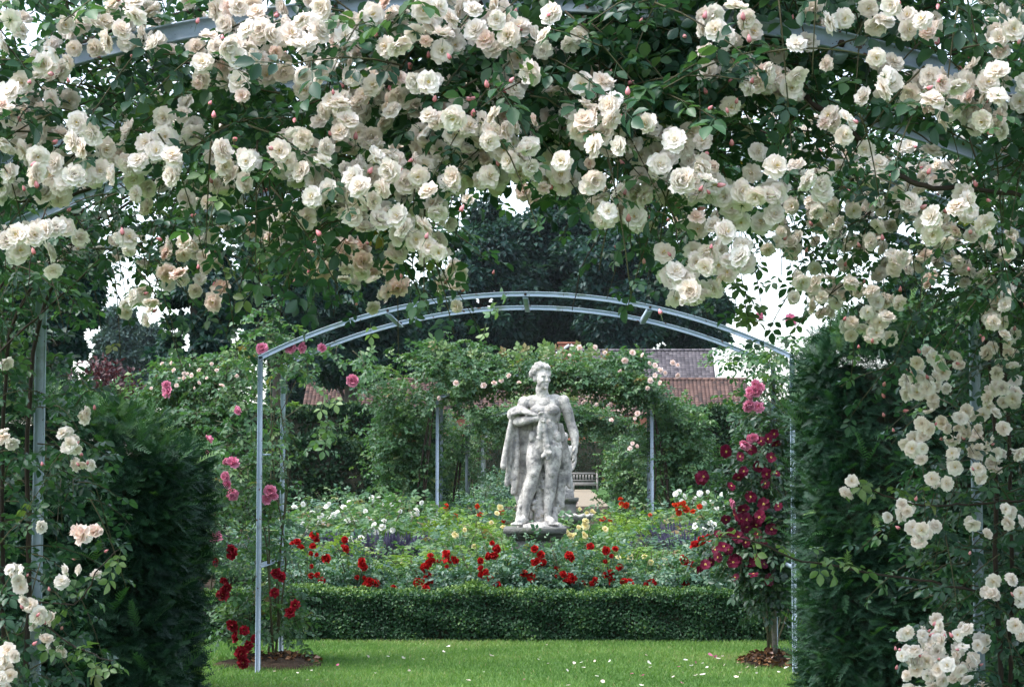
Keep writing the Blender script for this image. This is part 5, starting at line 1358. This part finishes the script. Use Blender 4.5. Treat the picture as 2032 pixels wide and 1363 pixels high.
# wooden bench at the end of the path
YB_ = 100.0; gz = float(ground_z(YB_))
c = at(1138, 972, YB_); sc = at(1138, 972, YB_)[2]
root = thing('garden_bench', (c[0], YB_, gz), 'weathered grey wooden bench at the far end of the gravel path', 'bench')
bx, bw = c[0], 1.25
W_ = M['wood_grey']
part('seat', [box(bx - bw + .08, bx + bw - .08, YB_ - .52 + .13 * k, YB_ - .42 + .13 * k, gz + .42, gz + .46) for k in range(4)], W_, root)
part('backrest', [box(bx - bw + .08, bx + bw - .08, YB_ + .02, YB_ + .06, gz + .86, gz + .97), box(bx - bw + .08, bx + bw - .08, YB_ + .02, YB_ + .06, gz + .52, gz + .58)] + [box(bx - bw + .12 + .16 * k, bx - bw + .21 + .16 * k, YB_ + .025, YB_ + .055, gz + .58, gz + .86) for k in range(14)], W_, root)
for s in (-1, 1):
    x = bx + s * bw
    part('leg', box(x - .05, x + .05, YB_ - .55, YB_ - .46, gz - .03, gz + .66), W_, root)
    part('leg', [box(x - .05, x + .05, YB_, YB_ + .09, gz - .03, gz + 1.02), box(x - .035, x + .035, YB_ + .01, YB_ + .08, gz + 1.02, gz + 1.1)], W_, root)
    part('armrest', box(x - .06, x + .06, YB_ - .6, YB_ - .002, gz + .662, gz + .71), W_, root)
part('leg', box(bx - .05, bx + .05, YB_ - .55, YB_ - .46, gz - .03, gz + .42), W_, root)
part('apron', box(bx - bw + .06, bx + bw - .06, YB_ - .545, YB_ - .525, gz + .28, gz + .42), W_, root)

# ------------------------------------------------------------------ buildings
def pantiles(x0, x1, y0, z0, y1, z1, tw, rows, amp, mat, root, name='roof', ridge=True):
    cols = int((x1 - x0) / tw); V, F, val = [], [], []
    dy, dz = (y1 - y0) / rows, (z1 - z0) / rows
    L = math.hypot(y1 - y0, z1 - z0); ny, nz = -(z1 - z0) / L, (y1 - y0) / L
    for r in range(rows):
        for c in range(cols):
            b = len(V); v = rng.uniform(0, 1)
            xs = x0 + c * tw + np.array((0, .18, .5, .82, 1.0)) * tw; h = np.array((0, .7, 1, .55, 0)) * amp
            for e, lift in ((0, .05 + rng.normal() * .006), (1.25, .0)):
                for k in range(5): V.append((xs[k], y0 + dy * (r + e) + ny * (h[k] + lift), z0 + dz * (r + e) + nz * (h[k] + lift))); val.append(v)
            for k in range(4): F.append((b + k, b + k + 1, b + 6 + k, b + 5 + k))
    pcs = [raw(V, F, np.array(val)), raw([(x0, y0 + .03, z0 - .03), (x1, y0 + .03, z0 - .03), (x1, y1 + .03, z1 - .03), (x0, y1 + .03, z1 - .03)], [(0, 1, 2, 3)], .1)]
    o = part(name, pcs, mat, root)
    if ridge:
        n = int((x1 - x0) / .45); pr = []
        for k in range(n):
            a = x0 + (x1 - x0) * k / n; b = x0 + (x1 - x0) * (k + 1) / n + .02
            pts = [(y1 + .16 * math.cos(t), z1 + .02 + .14 * math.sin(t)) for t in np.linspace(0, PI, 7)]
            pr.append(prism(pts, 'x', a, b, rng.uniform(.3, 1)))
        part('ridge_tiles', pr, mat, o, loc=(0, 0, 0))
    return o

YR = 117.0
xa, xb = at(610, 800, YR)[0], at(1482, 800, YR)[0]
zr = at(1050, 753, YR)[2] - .05
root = thing('tiled_building', ((xa + xb) / 2, YR, float(ground_z(YR))), 'long low farm building with weathered red clay tile roof behind the yew hedge', 'building')
gzb = float(ground_z(YR))
part('wall', box(xa + .25, xb - .25, YR - 2.7, YR + 2.7, gzb - .1, zr - 2.05), M['brick'], root)
for k in range(9):
    x = xa + 1.2 + k * 2.1
    w = part('window', box(x, x + .9, YR - 2.74, YR - 2.702, gzb + 1.2, gzb + 2.2), M['white_paint'], root)
    part('pane', box(x + .08, x + .82, YR - 2.75, YR - 2.742, gzb + 1.28, gzb + 2.12), M['core'], w, loc=(0, 0, 0))
for s, xg in ((-1, xa + .25), (1, xb - .25)):
    part('gable', prism([(YR - 2.7, zr - 2.05), (YR + 2.7, zr - 2.05), (YR, zr - .06)], 'x', min(xg, xg - s * .2), max(xg, xg - s * .2)), M['brick'], root)
rf = pantiles(xa, xb, YR - 3.0, zr - 2.25, YR, zr, .24, 15, .075, M['red_tile'], root)
part('roof', raw([(xa, YR, zr - .01), (xb, YR, zr - .01), (xb, YR + 3, zr - 2.25), (xa, YR + 3, zr - 2.25)], [(0, 1, 2, 3)], .4), M['red_tile'], root)

YS = 128.0
xc, xd = at(1085, 700, YS)[0], at(1413, 700, YS)[0]
zs = at(1250, 697, YS)[2]
gzs = float(ground_z(YS))
root = thing('slate_roofed_house', ((xc + xd) / 2, YS, gzs), 'house with dark grey tiled roof and brick chimney behind the low red roof', 'house')
part('wall', box(xc + .2, xd + .25, YS - 3.0, YS + 3.0, gzs - .1, zs - 2.5), M['brick'], root)
part('gable', prism([(YS - 3.2, zs - 2.55), (YS + 3.2, zs - 2.55), (YS, zs - .05)], 'x', xd + .05, xd + .38), M['white_paint'], root)
pantiles(xc, xd, YS - 3.2, zs - 2.6, YS, zs, .26, 16, .045, M['slate'], root)
part('roof', raw([(xc, YS, zs - .01), (xd, YS, zs - .01), (xd, YS + 3.2, zs - 2.6), (xc, YS + 3.2, zs - 2.6)], [(0, 1, 2, 3)], .4), M['slate'], root)
# white bargeboard running down the right verge
part('bargeboard', prism([(YS - 3.3, zs - 2.68), (YS, zs + .05), (YS, zs + .22), (YS - 3.3, zs - 2.45)], 'x', xd, xd + .34), M['white_paint'], root)
# small gabled dormer with brick front
g0, g1, gm = at(1085, 717, 122)[[0, 2]], at(1176, 717, 122)[[0, 2]], at(1131, 687, 122)[[0, 2]]
dm = part('dormer', prism([(g0[0], g0[1] - 1.5), (g1[0], g1[1] - 1.5), (g1[0] - .1, g1[1]), (gm[0], gm[1] - .1), (g0[0] + .1, g0[1])], 'y', 122.2, 127), M['brick'], root)
for a in (g0, g1):
    p0, p1 = np.array(a), np.array(gm); n_ = nrm(np.array((-(p1 - p0)[1], (p1 - p0)[0]))); n_ = n_ if n_[1] > 0 else -n_
    part('bargeboard', prism([tuple(p0), tuple(p1 + (0, .02)), tuple(p1 + n_ * .16 + (0, .02)), tuple(p0 + n_ * .16)], 'y', 121.95, 122.19), M['white_paint'], dm, loc=(0, 0, 0))
    part('roof', prism([tuple(p0 + n_ * .02), tuple(p1 + n_ * .02), tuple(p1 + n_ * .12), tuple(p0 + n_ * .12)], 'y', 122.2, 128), M['slate'], dm, loc=(0, 0, 0))
ch = at(1128, 680, 130)
part('chimney', [box(ch[0] - .7, ch[0] + .7, 129.4, 130.4, zs - 1.5, ch[2] - .12), box(ch[0] - .78, ch[0] + .78, 129.32, 130.48, ch[2] - .12, ch[2])], M['brick'], root)

# ------------------------------------------------------------------ trees
def tree(name, label, px, Y, top_py, half_px, base_py, n_lump, per, leaf, mat, seed, trunk_r=.35, conifer=False, group='trees beyond the garden', lump_r=None, gap=0.0, fork=3):
    """crown spans half_px either side of px and from top_py down to base_py at distance Y"""
    r = np.random.default_rng(seed)
    c = at(px, 0, Y); k = FPX / Y; gzt = float(ground_z(float(Y)))
    zt = at(px, top_py, Y)[2]; zb = at(px, base_py, Y)[2]; rx = half_px / k; cx = c[0]
    root = thing(name, (cx, Y, gzt), label, 'tree', group)
    zc, rz = (zt + zb) / 2, (zt - zb) / 2
    lr = lump_r or rx * .26
    pcs, stems, LC = [], [], []
    for i in range(n_lump):
        d = nrm(r.normal(size=3)); q = r.uniform(.35, 1.0) ** .6
        if conifer:
            t = r.uniform(0, 1); wz = zb + (zt - zb) * t; w = rx * (1 - t) ** .8 * (.35 + .65 * r.uniform()); a = r.uniform(0, 6.28)
            LC.append((cx + w * math.cos(a), Y + w * math.sin(a), wz - w * .12))
        else:
            wid = 1 - .25 * max(0, d[2]) - .15 * max(0, -d[2])
            LC.append((cx + d[0] * rx * .86 * q * wid, Y + d[1] * rx * .86 * q * wid, zc + d[2] * rz * .9 * q))
    LC = np.array(LC)
    n = n_lump * per; idx = r.integers(n_lump, size=n); dd = nrm(r.normal(size=(n, 3)))
    rad = lr * r.uniform(.6, 1.25, n_lump)[idx] * r.uniform(.25, 1, n) ** .45
    sq = np.array((1, 1, .38 if conifer else .72))
    P = LC[idx] + dd * sq * rad[:, None]
    if gap: kk = fbm(P, 2.2 / lr, seed) > -gap; P, dd, idx = P[kk], dd[kk], idx[kk]
    m = len(P); P[:, 2] = np.maximum(P[:, 2], gzt + .2)
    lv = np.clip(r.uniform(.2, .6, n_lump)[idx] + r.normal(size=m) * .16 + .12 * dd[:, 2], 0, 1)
    up = nrm(dd * .6 + UP * .8 + r.normal(size=(m, 3)) * .5)
    d = nrm(dd * np.array((1, 1, .2)) + r.normal(size=(m, 3)) * .7 + np.array((0, 0, -.25)))
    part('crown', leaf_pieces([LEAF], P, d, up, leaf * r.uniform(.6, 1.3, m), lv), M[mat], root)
    zl = zt - (zt - zb) * (.15 if conifer else .35)
    tr = [tube(curve_pts([(cx, Y, gzt - .2), (cx + .1 * trunk_r, Y, gzt + (zl - gzt) * .45), (cx - .2 * trunk_r, Y, zl)], 12), np.linspace(trunk_r * 1.25, trunk_r * .35, 12), 10)]
    for i in r.choice(n_lump, min(n_lump, 34), replace=False):
        e = LC[i]; h = max(gzt + 1.0, min(zl, e[2] - (.0 if conifer else r.uniform(.5, 2.5)))); s = np.array((cx, Y, h))
        tr.append(tube(curve_pts([s, (s + e) / 2 + (0, 0, .25 if not conifer else .1), e], 7), np.linspace(trunk_r * .32, .03, 7), 5))
    part('trunk', tr, M['bark'], root, True)
    return root

TG = 'large dark trees behind the roofs'
tree('broadleaf_tree', 'dark broadleaf tree directly above the bare arch, left of the house gable', 960, 147, 390, 120, 740, 80, 410, 0.55, 'tree', 1, .6, group=TG, gap=1.4)
tree('broadleaf_tree', 'tallest dark broadleaf tree rising above the statue to the hanging roses', 1110, 156, 300, 150, 760, 110, 410, 0.58, 'tree', 2, .7, group=TG, gap=1.4)
tree('broadleaf_tree', 'dark broadleaf tree behind the grey roofed house', 1250, 144, 370, 125, 745, 90, 410, 0.55, 'tree', 3, .6, group=TG, gap=1.4)
tree('broadleaf_tree', 'rounded dark tree at the right end of the grey roof, sloping to open sky', 1365, 153, 470, 85, 760, 60, 400, 0.53, 'tree', 4, .5, group=TG, gap=1.4)
tree('broadleaf_tree', 'dark spreading tree left of the bare arch top above the left red roof', 700, 110, 400, 130, 790, 90, 410, 0.50, 'tree', 5, .5, group=TG, gap=1.5)
tree('broadleaf_tree', 'dark tree filling the gap over the left shoulder of the bare arch', 560, 100, 380, 110, 760, 80, 410, 0.47, 'tree', 6, .5, group=TG, gap=1.4)
tree('broadleaf_tree', 'broad low dark tree behind the left end of the red roof', 830, 142, 560, 100, 800, 70, 420, 0.50, 'tree', 12, .5, group=TG)
tree('broadleaf_tree', 'low dark tree filling the gap between left arch post and red roof', 585, 122, 690, 60, 840, 50, 330, .4, 'tree', 22, .3, group=TG)
tree('conifer_tree', 'dark conifer with thick bare trunk and drooping fronds left of the bare arch', 398, 72, 380, 100, 730, 70, 300, .30, 'tree', 7, .42, True, group=TG, lump_r=.62, gap=.6)
tree('broadleaf_tree', 'dense near black tree behind the left wooden looking post', 115, 58, 300, 100, 800, 90, 420, .28, 'tree', 8, .4, group=TG, gap=1.5)
tree('broadleaf_tree', 'dark tree at the far left edge of the picture behind the rose', -30, 60, 330, 130, 800, 80, 420, .28, 'tree', 9, .4, group=TG)
tree('conifer_tree', 'distant conifer tinted pale blue as by haze in the gap left of the dark conifer', 245, 180, 615, 55, 790, 60, 260, .5, 'tree_hazed', 10, .5, True, lump_r=1.5)
tree('conifer_tree', 'second distant conifer tinted pale blue as by haze, lower and closer to the dark trunk', 305, 185, 650, 55, 800, 60, 260, .5, 'tree_hazed', 11, .5, True, lump_r=1.5)
tree('broadleaf_tree', 'loose tree standing behind the tall right yew hedge under open sky', 1790, 70, 520, 90, 760, 60, 260, .26, 'tree', 13, .3, gap=.5)
tree('broadleaf_tree', 'low tree at the right edge behind the yew hedge', 1960, 75, 560, 100, 760, 50, 260, .26, 'tree', 14, .3, gap=.6)
tree('broadleaf_tree', 'low bright shrub like tree behind the right end of the yew hedge line', 1440, 60, 798, 35, 870, 20, 220, .16, 'lime_leaf', 15, .12)
tree('broadleaf_tree', 'low bright shrub like tree at the left end of the red roof', 588, 60, 796, 22, 860, 16, 220, .16, 'lime_leaf', 16, .12)

# ------------------------------------------------------------------ light
w = bpy.data.worlds.new('World'); SC.world = w; w.use_nodes = True
nt = w.node_tree; nt.nodes.clear()
out = nt.nodes.new('ShaderNodeOutputWorld'); bg = nt.nodes.new('ShaderNodeBackground')
sky = nt.nodes.new('ShaderNodeTexSky'); sky.sky_type = 'NISHITA'; sky.sun_disc = False
SUN_EL, SUN_AZ = math.radians(60), math.radians(250)
sky.sun_elevation = SUN_EL; sky.sun_rotation = SUN_AZ
sky.air_density = 1.0; sky.dust_density = 2.0; sky.ozone_density = 1.5
hs = nt.nodes.new('ShaderNodeHueSaturation'); hs.inputs['Saturation'].default_value = .58
nt.links.new(sky.outputs[0], hs.inputs['Color']); nt.links.new(hs.outputs[0], bg.inputs['Color'])
bg.inputs['Strength'].default_value = .15
nt.links.new(bg.outputs[0], out.inputs['Surface'])
sl = bpy.data.lights.new('sun', 'SUN'); sl.energy = 1.3; sl.angle = math.radians(24); sl.color = (1, .985, .96)
so = bpy.data.objects.new('sun', sl); COL.objects.link(so)
dirv = Vector((math.sin(SUN_AZ) * math.cos(SUN_EL), math.cos(SUN_AZ) * math.cos(SUN_EL), math.sin(SUN_EL)))
so.rotation_euler = dirv.to_track_quat('Z', 'Y').to_euler()
so.location = (0, 0, 30)
# the damp summer air that turns the far trees blue
hz = link('haze', mesh_from('haze', [box(-230, 230, -35, 310, -1.1, 48)], [M['core']]))
hm, hnt, hout = mat_new('haze')
pv_ = hnt.nodes.new('ShaderNodeVolumePrincipled'); pv_.inputs['Color'].default_value = (.80, .90, 1, 1); pv_.inputs['Density'].default_value = .00006
hnt.links.new(pv_.outputs[0], hout.inputs['Volume'])
hz.data.materials.clear(); hz.data.materials.append(hm); tag(hz, 'thin blue haze over the far trees', 'haze', kind='stuff')
SC.cycles.volume_bounces = 1
SC.view_settings.view_transform = 'Standard'; SC.view_settings.look = 'None'
SC.view_settings.exposure = 1.9; SC.view_settings.gamma = 1
SC.render.engine = 'CYCLES'
SC.cycles.max_bounces = 7; SC.cycles.diffuse_bounces = 4; SC.cycles.glossy_bounces = 2; SC.cycles.transmission_bounces = 4; SC.cycles.transparent_max_bounces = 4
SC.cycles.caustics_reflective = False; SC.cycles.caustics_refractive = False
